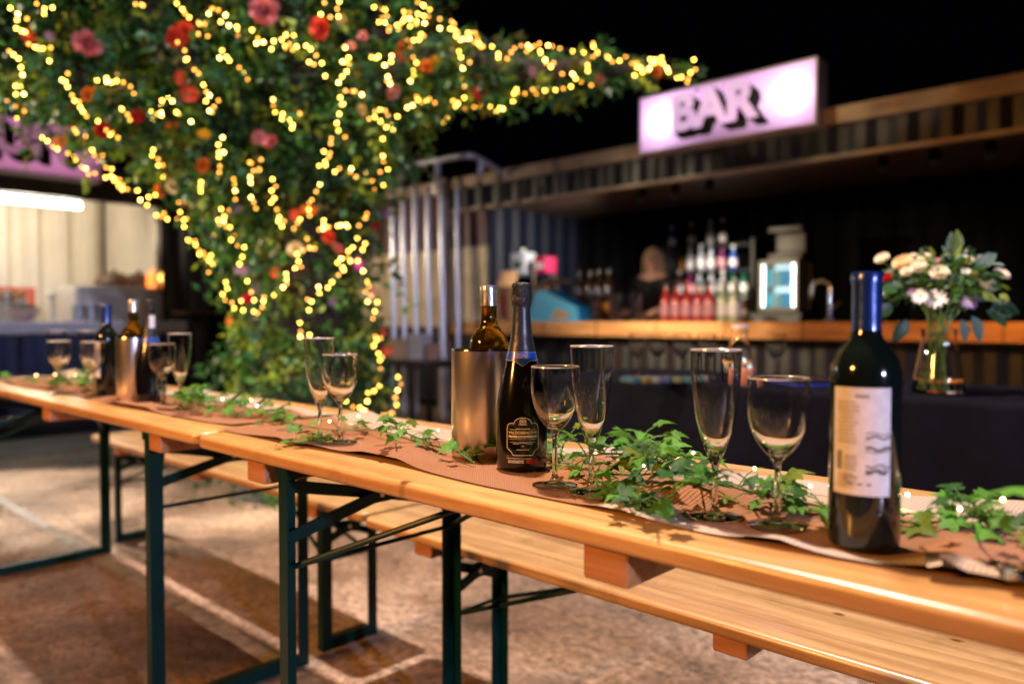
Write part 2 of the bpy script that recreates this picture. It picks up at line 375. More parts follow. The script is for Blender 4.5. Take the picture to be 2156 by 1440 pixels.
# ------------------------------------------------------------------ lit signs
def lit_sign(name, label, x0, x1, z0, z1, txt, size, panel_col, back_e, spots, parent_loc, rotz, tx=0., tz=0., depth=.2, squash=1.):
    t = thing(name, label, 'sign', parent_loc, rotz)
    w = x1 - x0; h = z1 - z0
    m = MB()
    for c, d in (((w / 2, depth, h / 2), (w, .01, h)), ((w / 2, depth / 2, .008), (w, depth, .016)), ((w / 2, depth / 2, h - .008), (w, depth, .016)),
                 ((.008, depth / 2, h / 2), (.016, depth, h - .032)), ((w - .008, depth / 2, h / 2), (.016, depth, h - .032))): m.box(c, d)
    m.build('housing', mat('sign_housing', (.5, .42, .42), .5), t, False)
    pm = bpy.data.materials.new(name + '_acrylic'); pm.use_nodes = True; nt = pm.node_tree; nt.nodes.remove(nt.nodes['Principled BSDF'])
    tr = nt.nodes.new('ShaderNodeBsdfTranslucent'); tr.inputs[0].default_value = (*panel_col, 1)
    df = nt.nodes.new('ShaderNodeBsdfPrincipled'); df.inputs['Base Color'].default_value = (*panel_col, 1); df.inputs['Roughness'].default_value = .3
    mx = nt.nodes.new('ShaderNodeMixShader'); mx.inputs[0].default_value = .75; nt.links.new(df.outputs[0], mx.inputs[1]); nt.links.new(tr.outputs[0], mx.inputs[2])
    nt.links.new(mx.outputs[0], nt.nodes['Material Output'].inputs['Surface'])
    m = MB(); m.add([(.016, .004, .016), (w - .016, .004, .016), (w - .016, .004, h - .016), (.016, .004, h - .016)], [(0, 1, 2, 3)]); m.build('panel', pm, t, False)
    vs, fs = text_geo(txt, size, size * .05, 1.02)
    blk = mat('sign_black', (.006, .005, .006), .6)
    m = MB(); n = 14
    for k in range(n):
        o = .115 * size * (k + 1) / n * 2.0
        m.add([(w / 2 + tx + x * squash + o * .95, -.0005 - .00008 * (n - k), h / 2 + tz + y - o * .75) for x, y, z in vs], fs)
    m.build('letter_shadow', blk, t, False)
    m = MB(); m.add([(w / 2 + tx + x * squash, -.004, h / 2 + tz + y) for x, y, z in vs], fs)
    lm = bpy.data.materials.new(name + '_letter'); lm.use_nodes = True; b = lm.node_tree.nodes['Principled BSDF']
    b.inputs['Base Color'].default_value = (*panel_col, 1); b.inputs['Emission Color'].default_value = (*panel_col, 1); b.inputs['Emission Strength'].default_value = .72 if txt == 'BAR' else .3
    m.build('lettering', lm, t, False)
    a = bpy.data.lights.new(name + '_backlight', 'AREA'); a.shape = 'RECTANGLE'; a.size = w * .96; a.size_y = h * .9; a.energy = back_e; a.color = (1, .92, 1)
    ao = bpy.data.objects.new(name + '_backlight', a); COL.objects.link(ao); ao.parent = t; ao.location = (w / 2, depth * .8, h / 2); ao.rotation_euler = (rad(-90), 0, 0)
    ao.rotation_euler = Vector((0, -1, 0)).to_track_quat('-Z', 'Y').to_euler()
    for sx, e in spots:
        q = bpy.data.lights.new(name + '_lamp', 'POINT'); q.energy = e; q.shadow_soft_size = .04; q.color = (.9, .95, 1)
        qo = bpy.data.objects.new(name + '_lamp', q); COL.objects.link(qo); qo.parent = t; qo.location = (sx * w, .10, h * .5)
    return t
SY = 5.66
a = at(1345, 326, Y=SY); b_ = at(1719, 262, Y=SY)
lit_sign('bar_sign', 'glowing pink lightbox sign reading BAR on the container roof', a.x, b_.x, 0, .49, 'BAR', .40, (.82, .53, .84), 3.2, ((.15, 3), (.875, 3)),
         (a.x, SY, (a.z + b_.z) / 2), 0, tx=-.08, tz=.03)
p = at(215, 380, X=KX + .3); 
lit_sign('kitchen_sign', 'pink lightbox sign half hidden by the tree canopy', 0, 2.6, 0, .5, 'HUN', .40, (.85, .36, .62), 3.6, (),
         (p.x, p.y - 2.6, p.z - .02), rad(90), tx=.55, tz=.05)

# ------------------------------------------------------------------ trestle tables and benches
wood = woodmat('varnished_pine', (.44, .215, .065), (.62, .35, .125))
wood_b = woodmat('bench_pine', (.42, .235, .095), (.57, .355, .165))
batt = woodmat('batten_pine', (.38, .15, .05), (.5, .22, .08), coat=.1, rough=.4)
green = mat('green_painted_steel', (.0008, .020, .017), .36, var=.2, vscale=9, spec=.22)
zinc = mat('zinc_rivet', (.7, .55, .3), .3, metal=.9)
def leg_frame(t, x, W, top, inward, wleg=.030):
    """leg frame across the width at local x; folds towards `inward` (+1/-1 along x)"""
    y0, y1 = -W / 2 + .025, W / 2 - .025; th = .004
    for y, sgn in ((y0, 1), (y1, -1)):
        m = MB(); m.box((x, y, top / 2), (wleg, th, top)); m.box((x - inward * (wleg / 2 - th / 2), y + sgn * (wleg / 2 + th / 2), top / 2), (th, wleg, top))
        m.build('leg', green, t, False)
    zb = .02; m = MB(); m.bar((x, y0 + .03, zb), (x, y1 - .03, zb), .034, .034); m.build('foot_bar', green, t, False)
    h = top; k = .1 if top > .6 else .07
    m = MB(); m.bar((x - .008, y0 + .004, h - .04), (x - .008, y1 - .004, h - .04 - k), .008, .024); br = m.build('brace', green, t, False)
    m = MB(); m.bar((x + .008, y0 + .004, h - .04 - k), (x + .008, y1 - .004, h - .04), .008, .024); m.build('brace', green, t, False)
    m = MB(); m.box((x, 0, h - .04 - k / 2), (.012, .055, .036)); m.build('brace_plate', green, t, False)
    m = MB(); m.tube([(x - .014, 0, h - .04 - k / 2), (x + .014, 0, h - .04 - k / 2)], .006, 8); m.build('rivet', zinc, t)
    zr = h - .1 - k
    m = MB(); m.tube([(x, y0, zr), (x, y1, zr)], .005, 8); m.build('rod', green, t)
    for y in (y0 + .02, y1 - .02):
        m = MB(); m.tube([(x, y, zr), (x + inward * .42, 0, h - .012)], .006, 8); m.build('fold_strut', green, t)
    m = MB(); m.box((x, 0, h - .012), (.045, W - .04, .024)); m.build('top_bar', green, t, False)
def trestle(name, label, cat, x0, x1, yc, W, ztop, th, inset, wm, bat_x, group):
    L = x1 - x0; t = thing(name, label, cat, ((x0 + x1) / 2, yc, 0), 0, group)
    slab(L, W, ztop - th, ztop, .035 if W > .4 else .03, th * .33).build('tabletop' if W > .4 else 'seat', wm, t, angle=60)
    bh = .045 if W > .4 else .035
    for bx in bat_x:
        m = slab(.07, W - .03, ztop - th - bh, ztop - th, .006, .004); o = m.build('batten', batt, t); o.location = (bx, 0, 0)
    leg_frame(t, -L / 2 + inset, W, ztop - th - .001, 1); leg_frame(t, L / 2 - inset, W, ztop - th - .001, -1)
    return t
TZ = .77
trestle('trestle_table', 'near pine trestle table with glasses, prosecco and red wine on it', 'table', -1.66, .54, .995, .5, TZ, .028, .33, wood, (-.86, 0, .86), 'pine beer tables')
trestle('trestle_table', 'farther pine trestle table reaching out of the left edge', 'table', -3.92, -1.675, 1.005, .5, TZ, .028, .33, wood, (-.86, 0, .86), 'pine beer tables')
trestle('bench', 'pine bench behind the near table, its seat running out bottom right', 'bench', -1.76, .44, 1.385, .25, .475, .028, .33, wood_b, (-.86, 0, .86), 'pine beer benches')
trestle('bench', 'farther pine bench behind the far table, beside the tree', 'bench', -3.98, -1.79, 1.405, .25, .475, .028, .25, wood_b, (-.8, 0, .8), 'pine beer benches')

# ------------------------------------------------------------------ table runner
def runnermat():
    m = bpy.data.materials.new('hessian_runner'); m.use_nodes = True; nt = m.node_tree; N = nt.nodes; L = nt.links; b = N['Principled BSDF']
    at_ = N.new('ShaderNodeAttribute'); at_.attribute_name = 'pale'
    tc = N.new('ShaderNodeTexCoord')
    w1 = N.new('ShaderNodeTexWave'); w1.inputs['Scale'].default_value = 62; w1.inputs['Distortion'].default_value = .6; w1.bands_direction = 'X'
    w2 = N.new('ShaderNodeTexWave'); w2.inputs['Scale'].default_value = 62; w2.inputs['Distortion'].default_value = .6; w2.bands_direction = 'Y'
    L.new(tc.outputs['Object'], w1.inputs['Vector']); L.new(tc.outputs['Object'], w2.inputs['Vector'])
    mu = N.new('ShaderNodeMath'); mu.operation = 'MULTIPLY'; L.new(w1.outputs['Fac'], mu.inputs[0]); L.new(w2.outputs['Fac'], mu.inputs[1])
    base = N.new('ShaderNodeMixRGB'); L.new(at_.outputs['Fac'], base.inputs[0]); base.inputs[1].default_value = (.42, .16, .045, 1); base.inputs[2].default_value = (.70, .54, .40, 1)
    dk = N.new('ShaderNodeMixRGB'); dk.blend_type = 'MULTIPLY'; dk.inputs[0].default_value = 1
    rr = N.new('ShaderNodeMapRange'); rr.inputs['To Min'].default_value = .5; rr.inputs['To Max'].default_value = 1.2; L.new(mu.outputs[0], rr.inputs['Value'])
    L.new(base.outputs[0], dk.inputs[1]); L.new(rr.outputs[0], dk.inputs[2]); L.new(dk.outputs[0], b.inputs['Base Color'])
    b.inputs['Roughness'].default_value = .85; b.inputs['Sheen Weight'].default_value = .15
    bp = N.new('ShaderNodeBump'); bp.inputs['Strength'].default_value = .8; bp.inputs['Distance'].default_value = .003; L.new(mu.outputs[0], bp.inputs['Height']); L.new(bp.outputs[0], b.inputs['Normal'])
    return m
RM = runnermat()
BASES = []
def runner(name, label, x0, x1, y0, y1, seed):
    rg = random.Random(seed); nx = int((x1 - x0) / .012); ny = 34; m = MB(); pale = []
    ph = [rg.uniform(0, 6.3) for _ in range(8)]
    bumps = [(rg.uniform(x0, x1), rg.uniform(-.1, 1.1), rg.uniform(.03, .09), rg.uniform(.15, .45), rg.uniform(.008, .022), rg.uniform(-.6, .6)) for _ in range(int((x1 - x0) * 7))]
    for i in range(nx + 1):
        x = x0 + (x1 - x0) * i / nx
        e0 = y0 + .010 * math.sin(5.3 * x + ph[0]) + .005 * math.sin(13 * x + ph[1]); e1 = y1 + .008 * math.sin(4.1 * x + ph[2]) + .004 * math.sin(11 * x + ph[3])
        for j in range(ny + 1):
            v = j / ny; y = e0 + (e1 - e0) * v; z = TZ + .0025
            for bx, bv, sx, sv, hh, sh in bumps:
                dx = (x - bx - sh * .15 * (v - bv)) / sx; dv = (v - bv) / sv
                q = dx * dx + dv * dv
                if q < 6: z += hh * math.exp(-q)
            z += .0035 * (.5 + .5 * math.sin(31 * x + 6 * v + ph[4])) * (.5 + .5 * math.sin(9 * v + ph[5] + 3 * x))
            if j == 0 or j == ny: z = min(z, TZ + .012)
            for bx_, by_, br_ in BASES:
                q = math.hypot(x - bx_, y - by_) - br_
                if q < .05: z = TZ + .0025 + (z - TZ - .0025) * max(0, min(1, (q - .004) / .046)) ** 1.5
            z = min(z, TZ + .034)
            m.v.append((x, y, z))
            edge = (v < .085) * (1 if x > -.6 else 0) 
            mesh_back = 1. / (1 + math.exp(-(v - .68 - .05 * math.sin(6 * x + ph[6])) * 60))
            pale.append(max(edge, mesh_back))
    w = ny + 1
    for i in range(nx):
        for j in range(ny): m.f.append((i * w + j, (i + 1) * w + j, (i + 1) * w + j + 1, i * w + j + 1)); m.m.append(0)
    me = m.mesh('runner', RM, angle=180)
    a = me.attributes.new('pale', 'FLOAT', 'POINT'); a.data.foreach_set('value', pale)
    o = tag(link(name, me), label, 'table runner', 'hessian table runners')
    return o
# ------------------------------------------------------------------ bottles
def bordeaux(h=.3, r=.0365, neck=.0145):
    P = [(0, .004), (r * .8, .0), (r * .95, .002), (r, .008), (r, .184), (r * .975, .195), (r * .88, .206), (r * .69, .216), (r * .51, .224), (r * .43, .232), (neck, .243), (neck, .288), (neck + .0012, .2885), (neck + .0012, .2965), (neck, .299), (0, .3)]
    return [(a, b * h / .3) for a, b in P]
def shell(prof, z0, z1, off):
    """part of a profile between z0 and z1, pushed out by off"""
    P = [(a + off, b) for a, b in prof if z0 - 1e-9 <= b <= z1 + 1e-9]
    def ip(z):
        for (a, b), (c, d) in zip(prof, prof[1:]):
            if b <= z <= d and d > b: return (a + (c - a) * (z - b) / (d - b) + off, z)
    lo, hi = ip(z0), ip(z1)
    if lo and (not P or P[0][1] > z0 + 1e-6): P = [lo] + P
    if hi and (not P or P[-1][1] < z1 - 1e-6): P = P + [hi]
    return P
def wrap(vs, R, z0, off=0.):
    """flat (x, y) drawing wrapped round a cylinder of radius R, facing -y"""
    return [((R + off) * math.sin(x / R), -(R + off) * math.cos(x / R), z0 + y) for x, y, *_ in vs]
def strip(pts, w, closed=False):
    """flat ribbon along 2-D points"""
    P = [Vector(p) for p in pts]
    if not closed:
        D = [P[0]]
        for a, b in zip(P, P[1:]):
            k = max(1, int((b - a).length / .002)); D += [a.lerp(b, (i + 1) / k) for i in range(k)]
        P = D
    n = len(P); vs = []; fs = []
    for i in range(n):
        a = P[(i - 1) % n if closed else max(i - 1, 0)]; b = P[(i + 1) % n if closed else min(i + 1, n - 1)]
        t = (b - a); t = t.normalized() if t.length else Vector((1, 0)); nn = Vector((-t.y, t.x)) * w / 2
        vs += [tuple(P[i] + nn), tuple(P[i] - nn)]
    for i in range(n if closed else n - 1):
        j = (i + 1) % n; fs.append((2 * i, 2 * i + 1, 2 * j + 1, 2 * j))
    return vs, fs
def face_cam(p): return math.atan2(p[1], p[0]) - math.pi / 2       # rotation so that local -y looks at the camera

blackglass = mat('black_bottle_glass', (.004, .004, .006), .13, coat=.4)
redglass = mat('dark_green_bottle_glass', (.004, .007, .006), .04, coat=.5)
amberglass = mat('amber_bottle_glass', (.25, .13, .012), .02, trans=.95, ior=1.35)
silverfoil = mat('silver_foil', (.75, .76, .8), .28, metal=.9, bump=.25, bscale=90, stretch=(1, 1, .3))
bluefoil = mat('blue_foil', (.006, .028, .15), .3, metal=.4, coat=.5, bump=.1, bscale=80)
darkfoil = mat('charcoal_foil', (.035, .036, .042), .36, metal=.35, bump=.12, bscale=60)
crimp = mat('charcoal_crimped_foil', (.02, .021, .025), .3, metal=.35, bump=.9, bscale=130, stretch=(1, 1, .6))
labelcream = mat('cream_paper', (.62, .62, .67), .6, var=.10, vscale=90, bump=.1, bscale=300)
print_m = mat('grey_print', (.10, .09, .09), .7)
goldprint = mat('silver_print', (.85, .80, .74), .4)
redprint = mat('red_print', (.6, .03, .03), .5)
lab_dark = mat('charcoal_label', (.012, .013, .02), .35)
blueband = mat('blue_band', (.01, .06, .3), .35, coat=.3)

def red_wine(loc, label, lab_angle, name='wine_bottle', full=True, cap=bluefoil, gl=redglass):
    P = bordeaux(); t = thing(name, label, 'bottle', loc, face_cam(loc))
    m = MB(); m.lathe(P, 48); m.build('glass_body', gl, t, angle=60)
    m = MB(); m.lathe(shell(P, .236, .3, .0005), 40); c = m.build('capsule', cap, t, angle=60)
    R = .0365 + .0004; a0, a1 = lab_angle
    m = MB(); n = 30; z0, z1 = .062, .176
    vs = [(R * (a0 + (a1 - a0) * i / n), z) for i in range(n + 1) for z in (z0, z1)]
    m.add(wrap(vs, R, 0), [(2 * i, 2 * i + 2, 2 * i + 3, 2 * i + 1) for i in range(n)]); lb = m.build('label', labelcream, t)
    if full:
        # printed matter on the paper: lines of small text, barcode, wavy landscape
        m = MB(); rg = random.Random(4)
        def pr(vs, fs): m.add(wrap(vs, R, 0, .0002), fs)
        for i, z in enumerate([.168, .166]): pr(*strip([(-.010, z), (.004, z)], .0012))
        for k in range(5):
            z = .103 - k * .0035; pr(*strip([(-.021, z), (-.021 + rg.uniform(.012, .016), z)], .0011))
        for k in range(8):
            x = -.030 + k * .0009
            pr(*strip([(x, .088), (x, .108)], .00045))
        for k in range(4):
            z = .084 - k * .0035; pr(*strip([(-.022, z), (-.022 + rg.uniform(.008, .016), z)], .001))
        for z, w, ln_ in ((.124, .0022, .026), (.112, .003, .026), (.094, .0018, .026), (.088, .004, .022)):
            pr(*strip([(.001 + ln_ * i / 10, z + .0016 * math.sin(i * .9 + z * 900)) for i in range(11)], w))
        for k in range(3): pr(*strip([(-.016 + .009 * k, .074), (-.011 + .009 * k, .074)], .002))
        m.build('print', print_m, lb, False)['kind'] = 'stuff'
        m = MB()
        for k in range(11):
            z = .160 - k * .0042; pr(*strip([(-.030 + rg.uniform(0, .002), z), (-.004 - rg.uniform(0, .008), z)], .0016))
        for k in range(3):
            z = .128 - k * .019; pr(*strip([(.001 + .027 * i / 10, z + .0010 * math.sin(i * .7 + k * 2.1)) for i in range(11)], .0022))
        for k in range(5): pr(*strip([(-.029, .082 - k * .003), (-.006 - rg.uniform(0, .01), .082 - k * .003)], .0013))
        m.build('fine_print', mat('pale_print', (.34, .30, .31), .7), lb, False)['kind'] = 'stuff'
    return t
def prosecco(loc, label, rot=0., text=True, name='prosecco_bottle'):
    P = [(0, .006), (.034, .0), (.0405, .002), (.0425, .008), (.0428, .03), (.0425, .085), (.041, .108), (.0375, .132), (.0325, .155), (.0275, .175), (.0228, .195), (.0185, .215), (.016, .235), (.0143, .258), (.0142, .272), (.0158, .276), (.0158, .286), (.0150, .300), (.0152, .304), (.0135, .3085), (.006, .31), (0, .31)]
    t = thing(name, label, 'bottle', loc, face_cam(loc) + rot)
    m = MB(); m.lathe(shell(P, 0, .196, 0), 56); m.build('glass_body', blackglass, t, angle=60)
    m = MB(); m.lathe(shell(P, .192, .27, .0005), 48); m.build('neck_foil', darkfoil, t, angle=60)
    m = MB(); n = 40; R = []
    rg = random.Random(2)
    for a, z in shell(P, .2685, .31, .0009):
        R.append([((a + (.0007 * math.sin(7 * q * 6.283 / n + z * 300) + rg.uniform(-.0003, .0003)) * (1 if a > .01 else .2)) * math.cos(q * 6.283185 / n), (a + .0007 * math.sin(7 * q * 6.283 / n + z * 300) * (1 if a > .01 else .2)) * math.sin(q * 6.283185 / n), z + (.0012 * math.sin(q * 1.1) if z < .27 else 0)) for q in range(n)])
    m.rings(R, 0, False, False); m.build('crimped_cap', crimp, t, angle=80)
    m = MB(); m.tube([(0, -.0150, .288), (0, -.0170, .288)], .0042, 14); m.build('seal', darkfoil, t)
    # blue band with point
    m = MB(); n = 48; lo = []; hi = []
    for q in range(n):
        th = 2 * math.pi * q / n; fr = abs(math.atan2(math.sin(th + math.pi / 2), math.cos(th + math.pi / 2)))
        zl = .178 - .010 * max(0, 1 - fr / .55); 
        zl = .180 - .009 * max(0, 1 - fr / .5) ; zh = .1955
        rl = shell(P, zl, zl + .0005, .0008)[0][0]; rh = shell(P, zh, zh + .0005, .0009)[0][0]
        lo.append((rl * math.cos(th), rl * math.sin(th), zl)); hi.append((rh * math.cos(th), rh * math.sin(th), zh))
    mid = [tuple((Vector(a) + Vector(b)) / 2) for a, b in zip(lo, hi)]
    m.rings([lo, mid, hi], 0, False, False); bd = m.build('neck_band', blueband, t, angle=60)
    m = MB(); k = .0005
    for ring_, dz in ((lo, .0012), (hi, -.0012)):
        ra = [(x * 1.012, y * 1.012, z + dz - .0004) for x, y, z in ring_]; rb = [(x * 1.012, y * 1.012, z + dz + .0004) for x, y, z in ring_]
        m.rings([ra, rb], 0, False, False)
    m.build('band_line', mat('copper_print', (.6, .35, .25), .35, metal=.3), bd, False)
    if text:
        Rb = .0262
        for txt, zz in (('SPECIALLY', .1905), ('SELECTED', .1868)):
            vs, fs = text_geo(txt, .0042, .0001); m = MB()
            m.add([((Rb - (zz - .188) * .45 + .0006) * math.sin(x / Rb), -(Rb + .0008 - (zz + y - .188) * .45) * math.cos(x / Rb), zz + y) for x, y, z in vs], fs); m.build('band_lettering', mat('copper_print'), bd, False)
    # main label drawn straight on the glass
    R = .0427; m = MB()
    half = [(0, .0895), (.004, .0893), (.009, .0875), (.0125, .0845), (.0135, .0825), (.0145, .0795), (.0165, .0805), (.0205, .0802), (.024, .0785), (.0255, .075), (.0262, .07), (.0262, .040), (.0235, .038), (.019, .034), (.0165, .030), (.0155, .0285), (0, .0285)]
    out = [(x, y) for x, y in half] + [(-x, y) for x, y in reversed(half[1:-1])]
    cv = [(0, .056)] + out; cf = [(0, i + 1, (i + 1) % len(out) + 1) for i in range(len(out))]
    m.add(wrap(cv, R, 0, .0006), cf); lb = m.build('label', lab_dark, t)
    m = MB()
    def pr(vs, fs): m.add(wrap(vs, R, 0, .0012), fs)
    pr(*strip(out, .0009, True))
    for x0, x1, z, w in ((-.021, -.010, .0705, .0005), (.010, .021, .0705, .0005), (-.022, .022, .0545, .0005), (-.021, .021, .0500, .0004), (-.016, -.006, .0475, .0008), (.006, .016, .0475, .0008), (-.006, .006, .0490, .0006), (-.010, .010, .0378, .0007), (-.007, .007, .0785, .0009), (-.011, .011, .0715, .0012), (-.027, .014, .0235, .0006)):
        pr(*strip([(x0 + (x1 - x0) * i / 6, z) for i in range(7)], w))
    for s_ in (-1, 1): pr(*strip([(s_ * .0015, .0445), (0, .0425), (s_ * .0008, .0435)], .0007))
    # oval crest with figures
    ov = [(.0055 * math.cos(i * .3927), .0832 + .0042 * math.sin(i * .3927)) for i in range(16)]
    pr(*strip(ov, .0006, True))
    for k in range(7):
        cx = -.0036 + .0012 * k; pr(*strip([(cx, .0812), (cx + .0005 * (-1) ** k, .0835), (cx - .0003, .0858)], .0007))
    if text:
        for txt, z, sz, of, sp in (('VALDOBBIADENE', .0652, .0066, .00008, 1.0), ('PROSECCO SUPERIORE', .0588, .0050, .00022, .95), ('A fresh, smooth sparkling wine', .0200, .0030, .0001, .95), ('with fruit and floral notes', .0172, .0030, .0001, .95)):
            vs, fs = text_geo(txt, sz, of, sp)
            ww = max(v[0] for v in vs) - min(v[0] for v in vs); lim = .0465 if z > .03 else .026; k = min(1, lim / ww); dx = 0 if z > .03 else -.0115
            m.add(wrap([(v[0] * k + dx, v[1] + z) for v in vs], R, 0, .0013), fs)
    m.build('print', goldprint, lb, False)['kind'] = 'stuff'
    m = MB()
    if text:
        for txt, z in (('SPECIALLY', .0208), ('SELECTED', .0172)):
            vs, fs = text_geo(txt, .0042, .00025); m.add(wrap([(v[0] + .0155, v[1] + z) for v in vs], R, 0, .0013), fs)
    else: m.add(wrap([(.008, .016), (.022, .016), (.022, .022), (.008, .022)], R, 0, .0013), [(0, 1, 2, 3)])
    m.build('red_lettering', redprint, lb, False)
    return t
brushed = mat('brushed_steel', (.72, .66, .64), .30, metal=1, var=.06, vscale=30, stretch=(1, 1, .02), bump=.02, bscale=200)
def cooler(loc, label, r=.056, h=.195):
    t = thing('wine_cooler', label, 'wine cooler', loc)
    m = MB(); m.lathe([(0, 0), (r - .003, 0), (r - .001, .002), (r, .004), (r, h - .001), (r - .001, h), (r - .005, h), (r - .006, h - .002), (r - .006, .01), (0, .01)], 64); m.build('shell', brushed, t, angle=40)
    m = MB(); m.lathe([(r - .0058, h - .004), (r - .0066, h - .001), (r - .0062, h + .0006), (r - .0005, h + .0006), (r + .0004, h - .001), (r + .0004, h - .003)], 64); m.build('rim', mat('polished_steel', (.7, .66, .64), .12, metal=1), t)
    return t
def white_wine(loc, label, cap=silverfoil):
    P = bordeaux(r=.0362); t = thing('wine_bottle', label, 'bottle', loc, face_cam(loc))
    m = MB(); m.lathe(P, 48); m.build('glass_body', amberglass, t, angle=60)
    m = MB(); m.lathe(shell(P, .262, .3, .0006), 40); m.build('capsule', cap, t, angle=60)
    return t
ZR = TZ + .0035
p = at(1818, 1148, z=ZR); red_wine(p, 'nearest dark red wine bottle with cream label and blue foil neck', (-.95, .72))
p = at(1098, 985, z=ZR); prosecco(p, 'black prosecco bottle with silver printed label in front of the steel cooler', .05)
pc = at(1015, 958, z=ZR); cooler(pc, 'tall brushed steel wine cooler standing behind the prosecco')
white_wine(Vector((pc.x, pc.y, pc.z + .0115)) + Vector((.006, .012, 0)), 'amber white wine bottle with silver foil standing in the near cooler')
p = at(227, 832, z=ZR); red_wine(p, 'dark wine bottle with navy foil, leftmost on the farther table', (-1.9, -.6), full=False)
p2 = at(283, 841, z=ZR); cooler(p2, 'brushed steel wine cooler on the farther table', .05)
white_wine(Vector((p2.x, p2.y, p2.z + .0115)), 'amber bottle with pale foil standing in the farther cooler')
p = at(318, 846, z=ZR); prosecco(p, 'dark prosecco bottle with white neck strip on the farther table', 1.0, False)
po = [o for o in COL.objects if o.name.startswith('prosecco_bottle')][-1]
m = MB(); R = .0166; m.add(wrap([(x, z) for x in (-.008, -.003, .003, .008) for z in (.205, .262)], R, 0, .0014), [(0, 2, 3, 1), (2, 4, 5, 3), (4, 6, 7, 5)]); ns = m.build('neck_strip', mat('white_neck_label', (.75, .75, .78), .5), po); ns.rotation_euler = (0, 0, -.65)

# ------------------------------------------------------------------ glasses
G = glass('clear_glass', (.985, .985, .985))
def wine_prof():
    out = [(0, .0012), (.028, .0012), (.030, .0), (.0335, .0004), (.0338, .0014), (.030, .0022), (.018, .0042), (.008, .0075), (.0046, .013), (.0038, .022), (.0036, .068), (.0045, .0765), (.0085, .083), (.016, .0905), (.0245, .1015), (.0315, .1165), (.0356, .134), (.0366, .150), (.0360, .166), (.0353, .1765), (.0352, .178)]
    inn = [(.0346, .1784), (.0340, .178), (.0341, .1765), (.0348, .166), (.0354, .150), (.0344, .134), (.0302, .1172), (.023, .1035), (.0145, .0945), (.006, .0895), (0, .0885)]
    return out + inn
def flute_prof():
    out = [(0, .0012), (.029, .0), (.0322, .0004), (.0325, .0014), (.029, .0022), (.017, .0042), (.008, .0075), (.0046, .012), (.0040, .02), (.0038, .058), (.005, .066), (.0085, .075), (.0135, .088), (.0195, .106), (.0248, .128), (.0285, .153), (.0305, .182), (.03095, .2085), (.0310, .21)]
    inn = [(.0305, .2104), (.0299, .21), (.02985, .2085), (.0294, .182), (.0274, .153), (.0236, .128), (.0183, .107), (.0122, .090), (.006, .081), (0, .079)]
    return out + inn
m = MB(); m.lathe(wine_prof(), 48); WINE = m.mesh('wine_glass', G, angle=70)
m = MB(); m.lathe(flute_prof(), 48); FLUTE = m.mesh('flute_glass', G, angle=70)
m = MB(); m.lathe([(.0353, .1772), (.0357, .1780), (.0352, .1789), (.0345, .1789), (.0340, .1780), (.0343, .1772)], 48); WRIM = m.mesh('rim', mat('rim_glint', (.85, .8, .74), .1, metal=.5), angle=60)  # pale metal ring added for the reflection along the glass rim
m = MB(); m.lathe([(.0310, .2092), (.0314, .21), (.0310, .2109), (.0304, .2109), (.0298, .21), (.0301, .2092)], 48); FRIM = m.mesh('rim', mat('rim_glint'), angle=60)
def put_glass(px, py, kind, label, group, z=ZR, sc=1., rim=True):
    p = at(px, py, z=z); t = thing('wine_glass' if kind == 'w' else 'champagne_flute', label, 'glass', p, random.uniform(0, 6), group)
    t.scale = (sc, sc, sc)
    link('bowl_and_stem', WINE if kind == 'w' else FLUTE, t)
    if rim: link('rim', WRIM if kind == 'w' else FRIM, t)
    return t
put_glass(1168, 1022, 'w', 'wine glass standing just in front of the prosecco bottle', 'wine glasses on the tables')
put_glass(1245, 1036, 'f', 'champagne flute beside the wine glass next to the prosecco', 'flutes on the tables')
put_glass(1505, 1088, 'f', 'champagne flute left of the near wine glass by the cream labelled bottle', 'flutes on the tables')
put_glass(1636, 1108, 'w', 'wine glass beside the cream labelled red wine bottle', 'wine glasses on the tables')
put_glass(674, 926, 'f', 'champagne flute standing before the tree trunk', 'flutes on the tables')
put_glass(717, 931, 'w', 'wine glass standing before the tree trunk', 'wine glasses on the tables')
put_glass(380, 862, 'f', 'champagne flute at the tree side of the farther cooler', 'flutes on the tables')
put_glass(342, 853, 'w', 'wine glass overlapping the white stripped prosecco bottle', 'wine glasses on the tables')
put_glass(120, 818, 'f', 'leftmost champagne flute, on the far end of the farther table', 'flutes on the tables')
put_glass(126, 829, 'w', 'leftmost wine glass, on the far end of the farther table', 'wine glasses on the tables')
put_glass(186, 824, 'f', 'champagne flute just left of the navy foiled bottle', 'flutes on the tables')
put_glass(197, 836, 'w', 'wine glass partly hiding the navy foiled bottle', 'wine glasses on the tables')

BASES = [(o.location.x, o.location.y, .058 if o.name.startswith('wine_cooler') else .044 if 'bottle' in o.name else .035) for o in COL.objects if o.get('category') in ('bottle', 'glass', 'wine cooler')]
runner('table_runner', 'brown hessian runner with pale woven edge rumpled along the near table', -1.68, .53, .815, 1.165, 3)
runner('table_runner', 'brown hessian runner lying along the farther table', -3.8, -1.72, .85, 1.17, 5)

